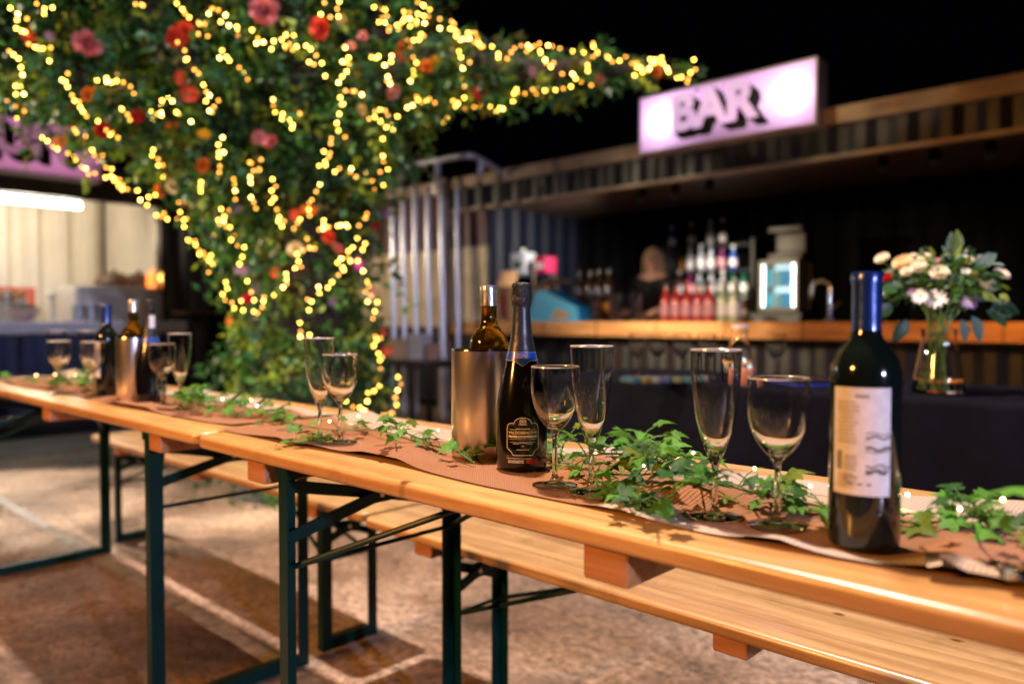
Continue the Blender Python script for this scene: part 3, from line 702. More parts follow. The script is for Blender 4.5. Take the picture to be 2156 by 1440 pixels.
p = at(2120, 1222, z=ZR); t = thing('foil_scrap', 'torn dark bottle foil with silver inside at the lower right corner', 'foil', p, .4)
for nm, mt, sc_, off in (('dark_foil', mat('brown_foil', (.07, .04, .012), .3, metal=.5), .05, (-.02, .01)), ('silver_foil', mat('foil_silver', (.75, .75, .8), .2, metal=.9), .028, (.02, -.02))):
    m = MB(); rf = random.Random(6); n = 9
    for i in range(n):
        for j in range(n):
            x, y = (i / (n - 1) - .5) * 2, (j / (n - 1) - .5) * 1.1; m.v.append((off[0] + x * sc_ + rf.uniform(-.002, .002), off[1] + y * sc_ + rf.uniform(-.002, .002), .004 + .01 * (.5 + .5 * math.sin(5 * x + 3 * y)) * (.4 + abs(x)) + rf.uniform(0, .003)))
    for i in range(n - 1):
        for j in range(n - 1): m.f.append((i * n + j, (i + 1) * n + j, (i + 1) * n + j + 1, i * n + j + 1)); m.m.append(0)
    m.build(nm, mt, t, angle=30)
# ------------------------------------------------------------------ ivy garlands
def ivy_leaf(seed):
    rg = random.Random(seed); half = [(.0, .0), (.16, -.10), (.40, -.16), (.56, -.02), (.40, .14), (.58, .34), (.68, .50), (.44, .50), (.28, .52), (.20, .72), (.0, 1.08)]
    half = [(x * rg.uniform(.88, 1.1), y + rg.uniform(-.03, .03)) for x, y in half]; half[0] = (0, 0); half[-1] = (0, 1.05)
    curl = rg.uniform(.1, 1.0); fold = rg.uniform(.1, .8); tw = rg.uniform(-.3, .3); vs = []; fs = []
    def pt(x, y): 
        z = fold * abs(x) * .6 - curl * (y - .3) ** 2 * .7 - .35 * x * x + tw * x * y * .6
        return (x, y, z)
    mid = [(0, y) for y in (0, .2, .45, .7)]
    vs = [pt(0, 0), pt(0, .25), pt(0, .55), pt(0, 1.05)]
    for sgn in (1, -1):
        o = len(vs); pts = half[1:-1]; vs += [pt(sgn * x, y) for x, y in pts]
        tri = [(0, o, o + 1), (0, o + 1, o + 2), (0, o + 2, 1), (1, o + 2, o + 3), (1, o + 3, o + 4), (1, o + 4, o + 5), (1, o + 5, o + 6), (1, o + 6, o + 7), (1, o + 7, 2), (2, o + 7, o + 8), (2, o + 8, 3)]
        fs += tri if sgn > 0 else [tuple(reversed(t)) for t in tri]
    m = MB(); m.add(vs, fs); return m
def ivymat(name, c, vein):
    m = leafmat(name, c, .45, 22, .55, .28); m.node_tree.nodes['Principled BSDF'].inputs['Specular IOR Level'].default_value = .2; nt = m.node_tree; N = nt.nodes; L = nt.links
    tc = N.new('ShaderNodeTexCoord'); sx = N.new('ShaderNodeSeparateXYZ'); L.new(tc.outputs['Object'], sx.inputs[0])
    ab = N.new('ShaderNodeMath'); ab.operation = 'ABSOLUTE'; L.new(sx.outputs['X'], ab.inputs[0])
    lt = N.new('ShaderNodeMath'); lt.operation = 'LESS_THAN'; lt.inputs[1].default_value = .018; L.new(ab.outputs[0], lt.inputs[0])
    # side veins
    mth = N.new('ShaderNodeMath'); mth.operation = 'MULTIPLY_ADD'; mth.inputs[1].default_value = -.75; L.new(ab.outputs[0], mth.inputs[0]); L.new(sx.outputs['Y'], mth.inputs[2])
    md = N.new('ShaderNodeMath'); md.operation = 'PINGPONG'; md.inputs[1].default_value = .12; L.new(mth.outputs[0], md.inputs[0])
    l2 = N.new('ShaderNodeMath'); l2.operation = 'LESS_THAN'; l2.inputs[1].default_value = .012; L.new(md.outputs[0], l2.inputs[0])
    mxm = N.new('ShaderNodeMath'); mxm.operation = 'MAXIMUM'; L.new(lt.outputs[0], mxm.inputs[0]); L.new(l2.outputs[0], mxm.inputs[1])
    b = N['Principled BSDF']; src = b.inputs['Base Color'].links[0].from_socket
    mx = N.new('ShaderNodeMixRGB'); sc = N.new('ShaderNodeMath'); sc.operation = 'MULTIPLY'; sc.inputs[1].default_value = .55; L.new(mxm.outputs[0], sc.inputs[0])
    L.new(sc.outputs[0], mx.inputs[0]); L.new(src, mx.inputs[1]); mx.inputs[2].default_value = (*vein, 1); L.new(mx.outputs[0], b.inputs['Base Color']); return m
IVY = [ivymat('ivy_mid_green', (.065, .19, .02), (.14, .30, .08)), ivymat('ivy_dark_green', (.02, .08, .012), (.05, .13, .03)), ivymat('ivy_light_green', (.085, .26, .03), (.18, .38, .08)), ivymat('ivy_olive', (.11, .15, .012), (.2, .25, .05))]
LEAVES = [[ivy_leaf(s).mesh('ivy_leaf', mm, angle=180) for s in range(9)] for mm in IVY]
vine_m = mat('ivy_stem', (.07, .16, .035), .5)
bulbwarm = mat('micro_bulb', (1, .9, .7), .4, emit=(1, .62, .2), estr=28)
m = MB(); m.ball((0, 0, 0), .0022, 8, 6); MICRO = m.mesh('micro_bulb', bulbwarm)
wire_m = mat('copper_wire', (.5, .25, .1), .3, metal=.9)

def spline(P, n):
    P = [Vector(p) for p in P]; out = []
    for i in range(len(P) - 1):
        p0 = P[max(i - 1, 0)]; p1 = P[i]; p2 = P[i + 1]; p3 = P[min(i + 2, len(P) - 1)]
        for k in range(n):
            t = k / n; out.append(.5 * ((2 * p1) + (p2 - p0) * t + (2 * p0 - 5 * p1 + 4 * p2 - p3) * t * t + (3 * p1 - p0 - 3 * p2 + p3) * t ** 3))
    out.append(P[-1]); return out
def garland(label, wlabel, paths, sprigs, seed, nmicro, dens=50, smax=.034):
    rg = random.Random(seed)
    t = thing('ivy_garland', label, 'garland', paths[0][0], 0, 'ivy garlands on the tables'); o0 = Vector(paths[0][0])
    allp = []
    m = MB()
    for P in paths + sprigs:
        sp = spline(P, 10); allp.append(sp); m.tube([q - o0 for q in sp], .0016, 5)
    leaves = []
    for pi, sp in enumerate(allp):
        Ltot = sum((sp[i + 1] - sp[i]).length for i in range(len(sp) - 1)); nl = int(Ltot * dens * (1 if pi < len(paths) else 1.5))
        for k in range(nl):
            f = rg.uniform(0, len(sp) - 1.001); i = int(f); q = sp[i].lerp(sp[i + 1], f - i)
            s = rg.triangular(.012, smax * 1.08, .023); az = rg.uniform(0, 6.283)
            el = rg.uniform(-.1, .9)
            d = Vector((math.cos(az) * math.cos(el), math.sin(az) * math.cos(el), math.sin(el)))
            b = q + d * rg.uniform(.008, .04); b.z = max(b.z, TZ + .012)
            tip = Vector((d.x, d.y, d.z * .5 - .15 + rg.uniform(-.2, .25))).normalized()
            if b.z + tip.z * s < TZ + .008: tip.z = max(tip.z, (TZ + .010 - b.z) / s); tip.normalize()
            nrm = Vector((rg.uniform(-.55, .55), rg.uniform(-.7, .3), 1)).normalized(); xx = tip.cross(nrm).normalized(); nrm = xx.cross(tip).normalized()
            M = Matrix((xx, tip, nrm)).transposed().to_4x4(); M.translation = b - o0
            me = LEAVES[rg.choice((0, 0, 0, 1, 2, 2, 3, 1))][rg.randrange(9)]
            lf = link('leaf', me, t); lf.matrix_local = M @ Matrix.Scale(s, 4)
            m.tube([q - o0, (q + b) / 2 - o0 + Vector((0, 0, .004)), b - o0], .0009, 4)
    m.build('vine', vine_m, t)
    w = thing('micro_light_string', wlabel, 'fairy lights', paths[0][0], 0, 'micro lights in the ivy'); wm = MB()
    sp = [q + Vector((rg.uniform(-.02, .02), rg.uniform(-.03, .03), rg.uniform(.004, .02))) for q in allp[0][::3]]
    wm.tube([q - o0 for q in spline(sp, 4)], .0004, 4); wm.build('wire', wire_m, w)
    for k in range(nmicro):
        f = (k + rg.uniform(.2, .8)) / nmicro * (len(sp) - 1.001); i = int(f); q = sp[i].lerp(sp[i + 1], f - i) + Vector((rg.uniform(-.01, .01), rg.uniform(-.02, .02), rg.uniform(.0, .02)))
        q.z = max(q.z, TZ + .012)
        link('bulb', MICRO, w, q - o0)
def T(px, py, h=.01): return at(px, py, z=TZ + h)
g1 = [T(2300, 1120), T(2130, 1112, .02), T(2040, 1088, .025), T(1920, 1100, .015), T(1700, 1060, .02), T(1560, 1030, .025), T(1450, 990, .03), T(1330, 1000, .02), T(1220, 985, .02), T(1120, 950, .015), T(990, 952, .015), T(880, 930, .02), T(790, 905, .02), T(700, 905, .015), T(600, 890, .01)]
q = at(1400, 930, z=TZ + .05)
s1 = [[T(1440, 985, .02), T(1400, 960, .05), T(1360, 940, .085), T(1330, 925, .09)], [T(1380, 990, .02), T(1340, 960, .04), T(1280, 955, .06), T(1225, 960, .055)], [T(1370, 985, .02), T(1362, 960, .07), T(1368, 950, .115)],
      [T(1290, 1030, .01), T(1330, 1055, .02), T(1345, 1060, .02)], [T(1240, 1000, .01), T(1290, 1040, .015), T(1350, 1050, .02)], [T(1180, 960, .015), T(1190, 930, .03), T(1215, 925, .03)],
      [T(900, 930, .015), T(840, 905, .04), T(835, 900, .06)], [T(960, 950, .02), T(985, 965, .015), T(1000, 975, .01)], [T(700, 915, .01), T(640, 930, .01), T(610, 930, .01)], [T(2040, 1085, .02), T(2045, 1075, .05), T(2060, 1070, .06)],
      [T(1470, 1000, .02), T(1480, 1020, .05), T(1490, 1010, .05)], [T(1580, 1040, .02), T(1600, 1035, .04), T(1620, 1030, .02)], [T(1690, 1070, .01), T(1650, 1075, .015), T(1620, 1062, .015)]]
garland('green ivy garland trailing along the near table among the glasses', 'tiny warm lights threaded through the near ivy garland', [g1], s1, 11, 15)
g2 = [T(600, 880, .01), T(520, 860, .02), T(440, 845, .02), T(380, 835, .02), T(300, 822, .02), T(210, 812, .02), T(130, 806, .02), T(40, 800, .02), T(-60, 795, .02)]
s2 = [[T(520, 865, .02), T(560, 872, .02), T(590, 880, .015)], [T(400, 840, .02), T(440, 860, .02), T(500, 875, .01)], [T(200, 815, .01), T(180, 800, .05), T(165, 795, .06)], [T(140, 808, .02), T(145, 800, .05)], [T(390, 830, .02), T(410, 830, .06)]]
garland('green ivy garland trailing along the farther table behind the bottles', 'tiny warm lights threaded through the farther ivy garland', [g2], s2, 12, 13)

# ------------------------------------------------------------------ flowers (shared meshes)
def petal_ring(m, n, r0, r1, z0, z1, w, cup, off=0., mi=0, jit=0.):
    for k in range(n):
        a = 2 * math.pi * k / n + off + random.uniform(-jit, jit); ca, sa = math.cos(a), math.sin(a); vs = []
        for u, ww in ((0, .35), (.5, 1.), (.85, .85), (1, .35)):
            rr = r0 + (r1 - r0) * u; zz = z0 + (z1 - z0) * u ** cup
            for s in (-1, 0, 1):
                x, y = rr, s * w / 2 * ww; zq = zz + abs(s) * w * .12
                vs.append((x * ca - y * sa, x * sa + y * ca, zq))
        fs = [(i * 3 + j, i * 3 + j + 1, i * 3 + j + 4, i * 3 + j + 3) for i in range(3) for j in range(2)]
        m.add(vs, fs, mi)
def rose_mesh(name, mt):
    m = MB(); petal_ring(m, 6, .1, 1.0, 0, .35, .95, 1.6, 0, jit=.1); petal_ring(m, 6, .1, .85, .02, .55, .85, 1.5, .5, jit=.1); petal_ring(m, 5, .08, .62, .05, .68, .75, 1.3, .2); petal_ring(m, 4, .05, .40, .1, .74, .6, 1.1, .7); petal_ring(m, 3, .03, .2, .1, .74, .4, 1, .1)
    return m.mesh(name, mt, angle=180)
def pom_mesh(name, mt):
    m = MB()
    for i, (r, z, n) in enumerate(((1, .1, 12), (.92, .4, 11), (.75, .65, 9), (.5, .82, 7), (.25, .9, 5))): petal_ring(m, n, .1, r, 0, z, .5, .9, i * .35, jit=.25)
    return m.mesh(name, mt, angle=180)
def daisy_mesh(name, mt):
    m = MB(); petal_ring(m, 12, .15, 1, .05, .2, .3, 1, 0, jit=.1); petal_ring(m, 10, .15, .8, .1, .35, .3, 1, .3, jit=.1); m.ball((0, 0, .12), .2, 8, 5, 1, (1, 1, .6)); return m.mesh(name, [mt, mat('flower_eye', (.5, .35, .03), .7)], angle=180)
FC = dict(pink=(.62, .23, .28), coral=(.66, .09, .05), orange=(.68, .24, .035), red=(.42, .015, .015), magenta=(.45, .03, .3), cream=(.62, .55, .32), lilac=(.36, .26, .5), lightpink=(.72, .34, .36), crimson=(.6, .01, .08), yellow=(.7, .45, .03), rosewhite=(.80, .73, .66), white=(.75, .75, .8), peach=(.76, .6, .42))
FM = {k: leafmat('petal_' + k, c, .22, 6, .6, .25) for k, c in FC.items()}
def fmesh(kind, col):
    key = kind + '_' + col
    if key not in MATS: MATS[key] = {'rose': rose_mesh, 'pom': pom_mesh, 'daisy': daisy_mesh}[kind](key, FM[col])
    return MATS[key]

# ------------------------------------------------------------------ flower tree
TD = 4.6
limbs = []      # (points, radii) of foliage tubes
def limb(P, R): limbs.append(([at(x, y, d=d) for x, y, d in P], R))
limb([(640, 1010, 4.65), (640, 850, 4.65), (635, 700, 4.65), (635, 560, 4.6), (640, 430, 4.6), (650, 300, 4.6)], [.50, .47, .47, .47, .46, .46])
limb([(700, 330, 4.6), (790, 200, 4.45), (900, 130, 4.35), (1050, 145, 4.3), (1200, 148, 4.25), (1330, 145, 4.2), (1455, 146, 4.15)], [.45, .36, .25, .15, .11, .07, .04])
limb([(610, 400, 4.5), (500, 345, 4.35), (360, 265, 4.2), (200, 175, 4.0), (40, 90, 3.9), (-120, 30, 3.8)], [.36, .33, .32, .32, .32, .34])
limb([(640, 400, 4.5), (640, 200, 4.3), (600, 20, 4.1), (560, -160, 4.0)], [.46, .46, .44, .4])
limb([(600, 380, 4.5), (450, 200, 4.2), (320, 50, 4.0), (220, -110, 3.9)], [.44, .42, .40, .4])
limb([(680, 330, 4.6), (780, 120, 4.5), (840, -40, 4.4), (900, -150, 4.4)], [.42, .34, .26, .24])
limb([(600, 400, 4.8), (420, 300, 5.0), (200, 200, 5.1), (0, 110, 5.2)], [.34, .30, .30, .32])
tree = thing('flower_tree', 'artificial tree wrapped in greenery, bright flowers and strings of lights', 'tree', (limbs[0][0][0].x, limbs[0][0][0].y, 0))
tree0 = Vector(tree.location)
barkm = mat('dark_bark', (.022, .017, .015), .8, var=.4, vscale=9, bump=.6, bscale=20)
tp = spline(limbs[0][0], 6); m = MB(); tpts = [Vector((tp[0].x, tp[0].y, 0))] + tp
m.tube([q - tree0 for q in tpts], [.42] + [.33 - .06 * i / len(tp) for i in range(len(tp))], 14); m.build('trunk', barkm, tree)
for P, R in limbs[1:]:
    sp = spline(P, 6); m = MB(); m.tube([q - tree0 for q in sp], [R[0] * .33 + (R[-1] * .16 - R[0] * .33) * i / (len(sp) - 1) for i in range(len(sp))], 10); m.build('limb', barkm, tree)
LM = [leafmat('tree_leaf_dark', (.016, .07, .022), .4, 9), leafmat('tree_leaf_mid', (.05, .17, .035), .4, 9), leafmat('tree_leaf_lime', (.20, .30, .03), .4, 9), leafmat('tree_leaf_blue', (.03, .13, .07), .4, 9), leafmat('tree_leaf_olive', (.10, .105, .02), .4, 9)]
def leaf_cloud(name, pts, rds, n, smin, smax, parent, seed, org):
    rg = np.random.default_rng(seed)
    sp = np.array([tuple(q) for q in spline(pts, 8)]); rr = np.interp(np.linspace(0, 1, len(sp)), np.linspace(0, 1, len(rds)), rds)
    seg = np.linalg.norm(np.diff(sp, axis=0), axis=1) * (rr[:-1] + rr[1:]); pr = seg / seg.sum()
    # clumps: sprays of leaves sharing a direction and a hue, with gaps between them
    nc = n // 14; i = rg.choice(len(seg), nc, p=pr); f = rg.random(nc)[:, None]
    c = sp[i] * (1 - f) + sp[i + 1] * f; r = rr[i]
    d = rg.normal(size=(nc, 3)); d /= np.linalg.norm(d, axis=1)[:, None]
    rad_ = (rg.random(nc) ** .5) * r * rg.uniform(.72, 1.15, nc); c = c + d * rad_[:, None]
    sd = d * .6 + rg.normal(size=(nc, 3)) * .6 + np.array([0, 0, -.5]); sd /= np.linalg.norm(sd, axis=1)[:, None]
    cm = rg.choice(5, nc, p=[.30, .26, .18, .12, .14]); cl = np.minimum(rg.uniform(.1, .24, nc), r * .7 + .03)
    k = 14; idx = np.repeat(np.arange(nc), k); t = np.tile(np.linspace(0, 1, k), nc)
    base = c[idx] + sd[idx] * (t * cl[idx])[:, None] + rg.normal(size=(nc * k, 3)) * .014 + np.array([0, 0, -1]) * (t ** 2 * .3 * cl[idx])[:, None]
    ld = sd[idx] * .5 + rg.normal(size=(nc * k, 3)) * .75; ld /= np.linalg.norm(ld, axis=1)[:, None]
    nn = rg.normal(size=(nc * k, 3)); sx = np.cross(ld, nn); sx /= np.linalg.norm(sx, axis=1)[:, None]; up = np.cross(sx, ld)
    s = rg.uniform(smin, smax, nc * k)[:, None]; wd = rg.uniform(.18, .34, nc * k)[:, None]
    o = np.array(tuple(org)); base -= o
    v0 = base; v1 = base + ld * s * .45 + sx * s * wd + up * s * .08; v2 = base + ld * s; v3 = base + ld * s * .45 - sx * s * wd + up * s * .08
    V = np.stack([v0, v1, v2, v3], 1).reshape(-1, 3); N_ = len(v0)
    F = np.empty((N_, 2, 3), int); q = np.arange(N_) * 4; F[:, 0] = np.stack([q, q + 1, q + 2], 1); F[:, 1] = np.stack([q, q + 2, q + 3], 1); F = F.reshape(-1, 3)
    me = bpy.data.meshes.new(name); me.vertices.add(len(V)); me.vertices.foreach_set('co', V.ravel())
    me.loops.add(F.size); me.loops.foreach_set('vertex_index', F.ravel().astype(np.int32)); me.polygons.add(len(F))
    me.polygons.foreach_set('loop_start', np.arange(0, F.size, 3, dtype=np.int32))
    try: me.polygons.foreach_set('loop_total', np.full(len(F), 3, np.int32))
    except Exception: pass
    for mm in LM: me.materials.append(mm)
    me.polygons.foreach_set('material_index', np.repeat(cm[idx], 2).astype(np.int32)); me.update(calc_edges=True); me.validate()
    o_ = link(name, me, parent); o_['kind'] = 'stuff'; return o_
NL = [25000, 6500, 7000, 6300, 6300, 4300, 3800]
for k, (P, R) in enumerate(limbs): leaf_cloud('crown', P, R, NL[k], .026, .074, tree, 20 + k, tree0)

# surface of the greenery, for hanging things on it
SPH = []
for P, R in limbs:
    sp = spline(P, 8); rr = np.interp(np.linspace(0, 1, len(sp)), np.linspace(0, 1, len(R)), R); SPH += [(*q, r_) for q, r_ in zip(sp, rr)]
SPH = np.array(SPH); CAMP = np.array([0, 0, CAMZ])
def on_tree(px, py, lift=.02):
    r = ray(px, py); L = np.linalg.norm(r); u = r / L; oc = SPH[:, :3] - CAMP; b = oc @ u; c2 = (oc ** 2).sum(1) - b * b; h = SPH[:, 3] ** 2 - c2
    ok = h > 0
    if ok.any(): t = (b[ok] - np.sqrt(h[ok])).min()
    else: t = b[np.argmin(np.sqrt(c2) - SPH[:, 3])]
    return Vector(CAMP + u * (t - lift))
def flower(px, py, rpx, col, kind):
    p = on_tree(px, py, random.uniform(-.03, .02)); r = .72 * rpx / FPX * (p - Vector(CAMP)).length
    o = link('flower', fmesh(kind, col), tree); o.location = p - tree0; o.scale = (r, r, r)
    d = (Vector(CAMP) - p).normalized() + Vector((random.uniform(-.75, .75), random.uniform(-.75, .75), random.uniform(-.75, .4)))
    o.rotation_euler = d.to_track_quat('Z', 'Y').to_euler(); o.scale = (r * random.uniform(.75, 1.15), r * random.uniform(.75, 1.15), r * random.uniform(.8, 1.6))
for f in ((180, 90, 40, 'pink', 'pom'), (372, 60, 40, 'coral', 'rose'), (560, 22, 36, 'pink', 'pom'), (677, 62, 30, 'coral', 'rose'), (855, 108, 26, 'coral', 'daisy'), (898, 140, 24, 'orange', 'rose'), (183, 197, 19, 'orange', 'rose'),
          (382, 165, 22, 'coral', 'daisy'), (400, 198, 24, 'coral', 'daisy'), (215, 272, 20, 'red', 'rose'), (542, 288, 24, 'pink', 'daisy'), (572, 300, 22, 'pink', 'rose'), (425, 345, 24, 'orange', 'rose'), (430, 280, 22, 'yellow', 'daisy'),
          (650, 435, 34, 'orange', 'daisy'), (622, 452, 20, 'coral', 'daisy'), (388, 432, 24, 'red', 'rose'), (695, 498, 22, 'coral', 'rose'), (716, 520, 24, 'pink', 'rose'), (1014, 195, 23, 'coral', 'rose'), (1264, 172, 18, 'pink', 'pom'), (1382, 152, 16, 'orange', 'rose'),
          (765, 78, 18, 'lightpink', 'rose'), (740, 95, 16, 'lightpink', 'daisy'), (822, 190, 22, 'lightpink', 'rose'), (522, 630, 15, 'crimson', 'rose'), (752, 557, 22, 'magenta', 'daisy'), (578, 574, 20, 'coral', 'daisy'), (622, 526, 22, 'cream', 'pom'),
          (510, 570, 18, 'lilac', 'daisy'), (700, 632, 20, 'lilac', 'daisy'), (818, 445, 18, 'lilac', 'daisy'), (788, 472, 13, 'red', 'rose'), (486, 676, 16, 'orange', 'daisy'), (365, 392, 20, 'cream', 'pom'), (765, 232, 18, 'cream', 'daisy'), (815, 738, 18, 'coral', 'daisy'),
          (105, 75, 16, 'lilac', 'daisy'), (128, 300, 20, 'orange', 'daisy'), (340, 400, 18, 'orange', 'rose'), (290, 245, 16, 'red', 'rose'), (360, 260, 18, 'orange', 'daisy'), (805, 700, 14, 'red', 'daisy'), (500, 440, 15, 'lilac', 'daisy'), (1125, 150, 16, 'lilac', 'daisy'), (918, 130, 16, 'yellow', 'rose'), (785, 620, 15, 'lightpink', 'daisy'), (720, 40, 15, 'cream', 'daisy'), (60, 75, 16, 'red', 'daisy')):
    flower(*f)

# ------------------------------------------------------------------ strings of fairy lights on the tree
def sc(pts, ox, oy, k): return [(ox + x / k, oy + y / k) for x, y in pts]
A = lambda *p: sc(p, 0, 0, 2.3956)
B = lambda *p: sc(p, 700, 0, 2.3956)
C = lambda *p: sc(p, 400, 380, 2.7696)
strings = {
 'string of warm fairy lights draped along the far left of the canopy': [A((45, 30), (95, 90), (85, 130), (125, 175), (170, 230), (215, 265), (235, 290)), A((45, 255), (80, 310), (105, 380), (80, 420), (100, 470), (30, 510), (85, 540), (110, 560), (90, 590)),
    A((190, 15), (230, 45), (270, 55), (232, 75)), A((305, 395), (360, 435), (345, 475), (400, 520), (430, 565), (480, 595)), A((490, 395), (525, 400), (575, 420), (640, 400), (670, 480)), A((615, 540), (640, 590)), A((755, 570), (815, 600), (825, 495), (875, 520), (890, 560), (950, 610))],
 'string of warm fairy lights edging the lower left of the canopy': [A((385, 640), (415, 690), (460, 750), (500, 800), (560, 855), (600, 930), (650, 965), (700, 970), (735, 1030), (790, 980)), A((500, 680), (540, 650), (590, 690), (560, 690)), A((205, 685), (240, 720), (290, 760), (335, 765), (380, 790), (445, 855), (475, 865)),
    A((515, 905), (560, 890), (600, 940)), A((790, 1080), (830, 1095), (845, 1110)), A((770, 755), (785, 810), (820, 855), (810, 890)), A((890, 1035), (915, 1075), (925, 1120), (940, 1195), (980, 1245), (1020, 1290), (1065, 1285), (1060, 1380))],
 'string of warm fairy lights looping over the upper middle of the canopy': [A((900, 20), (960, 100), (1015, 135), (1040, 180), (1000, 180)), A((900, 220), (940, 285), (990, 340)), A((1055, 70), (1105, 45), (1130, 110), (1180, 140), (1195, 190)), A((1110, 290), (1125, 260), (1190, 345), (1245, 395)),
    A((1260, 155), (1310, 220), (1370, 245), (1430, 175), (1475, 195), (1430, 250), (1475, 265), (1535, 225), (1565, 255), (1575, 305), (1620, 325), (1640, 370)), A((1040, 415), (1060, 520), (1070, 575), (1105, 505)), A((1380, 500), (1385, 535), (1415, 580), (1470, 605), (1485, 665)), A((1625, 20), (1630, 65), (1665, 85), (1710, 80), (1705, 20)), A((680, 20), (730, 30))],
 'string of warm fairy lights bunched where the limbs leave the trunk': [A((1885, 30), (1940, 60), (1910, 110), (1945, 130), (1995, 150), (2045, 60), (2040, 100), (2075, 140), (2130, 40), (2140, 120), (2110, 200), (2060, 215), (2085, 290), (2105, 390), (2060, 400)), A((1865, 290), (1925, 290), (1975, 285), (1945, 330), (1965, 375), (1945, 400), (1970, 435)),
    A((1735, 225), (1760, 285), (1740, 325), (1735, 385), (1715, 430), (1775, 455), (1820, 485)), A((1715, 490), (1735, 545), (1715, 590), (1710, 635), (1705, 665), (1670, 700), (1635, 745), (1670, 790), (1610, 840), (1720, 860), (1785, 865), (1800, 900), (1835, 865)),
    A((1950, 550), (1875, 570), (1865, 610), (1955, 590), (2000, 595), (1955, 640), (1945, 690), (2000, 650)), A((1920, 785), (1945, 815), (1950, 855), (1910, 880), (1885, 915), (1885, 955), (1930, 950), (1940, 900))],
 'string of warm fairy lights wound along the long limb towards the bar sign': [B((430, 20), (475, 50), (490, 90), (540, 95), (555, 140), (590, 120), (625, 170), (660, 190), (690, 165), (735, 190), (770, 230), (820, 275), (870, 290), (905, 265), (950, 230), (1010, 230), (1050, 250), (1100, 240), (1150, 250), (1200, 250), (1250, 260), (1300, 250), (1340, 270), (1410, 290), (1470, 300), (1530, 330), (1590, 350), (1630, 300), (1660, 330), (1700, 375), (1750, 390), (1800, 400), (1830, 350), (1820, 310)),
    B((650, 210), (645, 260), (650, 300), (680, 320), (670, 360), (655, 400), (660, 440), (650, 490), (610, 510), (615, 570), (560, 615)), B((370, 550), (405, 500), (460, 505), (500, 500), (545, 540), (605, 530), (670, 540), (720, 550), (770, 530), (820, 555), (870, 540), (910, 520), (880, 490), (940, 460), (1000, 465), (1050, 485), (1090, 460), (1150, 460), (1190, 440)),
    B((1110, 350), (1150, 380), (1200, 385), (1250, 410), (1300, 420)), B((1340, 270), (1300, 300), (1285, 350)), B((1540, 380), (1590, 395)), B((610, 160), (680, 160), (740, 210), (700, 200)), B((980, 260), (1030, 220), (1070, 290)), B((1600, 300), (1650, 290), (1560, 370))],
 'string of warm fairy lights zigzagging down the middle of the trunk': [A((1120, 690), (1090, 770), (1130, 780), (1110, 835), (1095, 870)), A((1030, 920), (1000, 975)), A((1165, 905), (1190, 965), (1200, 1015)), A((1270, 820), (1275, 905), (1280, 940), (1280, 985), (1285, 1055)), A((1335, 820), (1310, 850)), A((1390, 905), (1375, 965), (1385, 1030), (1405, 1120), (1430, 1150), (1480, 1150), (1515, 1105), (1545, 1075), (1590, 965), (1605, 930)),
    A((1110, 1050), (1120, 1090), (1095, 1140), (1090, 1180)), A((1130, 1120), (1165, 1150), (1180, 1200), (1210, 1250), (1230, 1295), (1205, 1325)), C((185, 610), (215, 625), (190, 665), (235, 715), (260, 740), (290, 705), (320, 745), (355, 775), (400, 760), (435, 755), (420, 715), (415, 690)), C((345, 610), (370, 680)), C((500, 660), (560, 605), (570, 535), (640, 515), (645, 430), (705, 400), (700, 345))],
 'string of warm fairy lights running down the bar side of the trunk': [A((1640, 1110), (1610, 1155), (1670, 1140), (1730, 1125), (1775, 1155)), A((1840, 1100), (1845, 1110)), C((970, 345), (960, 395), (910, 450), (855, 490), (880, 535), (820, 580), (770, 640), (765, 670), (690, 705), (690, 755)), C((1025, 385), (985, 450), (900, 490)), C((645, 830), (645, 870), (655, 920), (690, 920)),
    C((1020, 535), (1025, 575), (1035, 665), (1045, 700), (1080, 715), (1085, 765), (1080, 905), (1085, 970), (1105, 1015), (1120, 1055), (1110, 1105), (1090, 1160), (1100, 1200), (1040, 1240), (1025, 1290), (1010, 1345), (950, 1315), (920, 1290)), C((1220, 1150), (1225, 1180), (1210, 1265), (1200, 1310), (1195, 1350), (1110, 1380))],
}
BULB = []
for nm, col, e in (('fairy_bulb', (1, .53, .065), 24), ('fairy_bulb_dim', (1, .36, .03), 8), ('fairy_bulb_bright', (1, .60, .12), 34)):
    m = MB(); m.ball((0, 0, 0), .0062, 8, 6); BULB.append(m.mesh(nm, mat(nm, (1, .85, .5), .4, emit=col, estr=e)))
cable = mat('green_cable', (.01, .03, .012), .5)
rb = random.Random(5)
for label, lines in strings.items():
    t = None; cab = []
    for P in lines:
        pts = []
        for (x0, y0), (x1, y1) in zip(P, P[1:]):
            n = max(1, round(math.hypot(x1 - x0, y1 - y0) / 14.5))
            pts += [(x0 + (x1 - x0) * i / n, y0 + (y1 - y0) * i / n) for i in range(n)]
        pts.append(P[-1]); W3 = [on_tree(x + rb.uniform(-4.5, 4.5), y + rb.uniform(-4.5, 4.5), rb.uniform(0, .05)) for x, y in pts]
        if t is None: t = thing('fairy_light_string', label, 'fairy lights', W3[0], 0, 'fairy light strings on the tree'); o0 = W3[0]
        cab += W3
        for q in W3:
            me = BULB[rb.choice((0, 0, 0, 1, 1, 2))]
            link('bulb', me, t, q - o0 + Vector((rb.uniform(-.01, .01), rb.uniform(-.01, .01), rb.uniform(-.01, .01))))
            if rb.random() < .16: link('bulb', BULB[1], t, q - o0 + Vector((rb.uniform(-.03, .03), rb.uniform(.0, .05), rb.uniform(-.03, .03))))
    wm = MB(); wm.tube([q - o0 for q in cab], .0016, 4); wm.build('cable', cable, t)

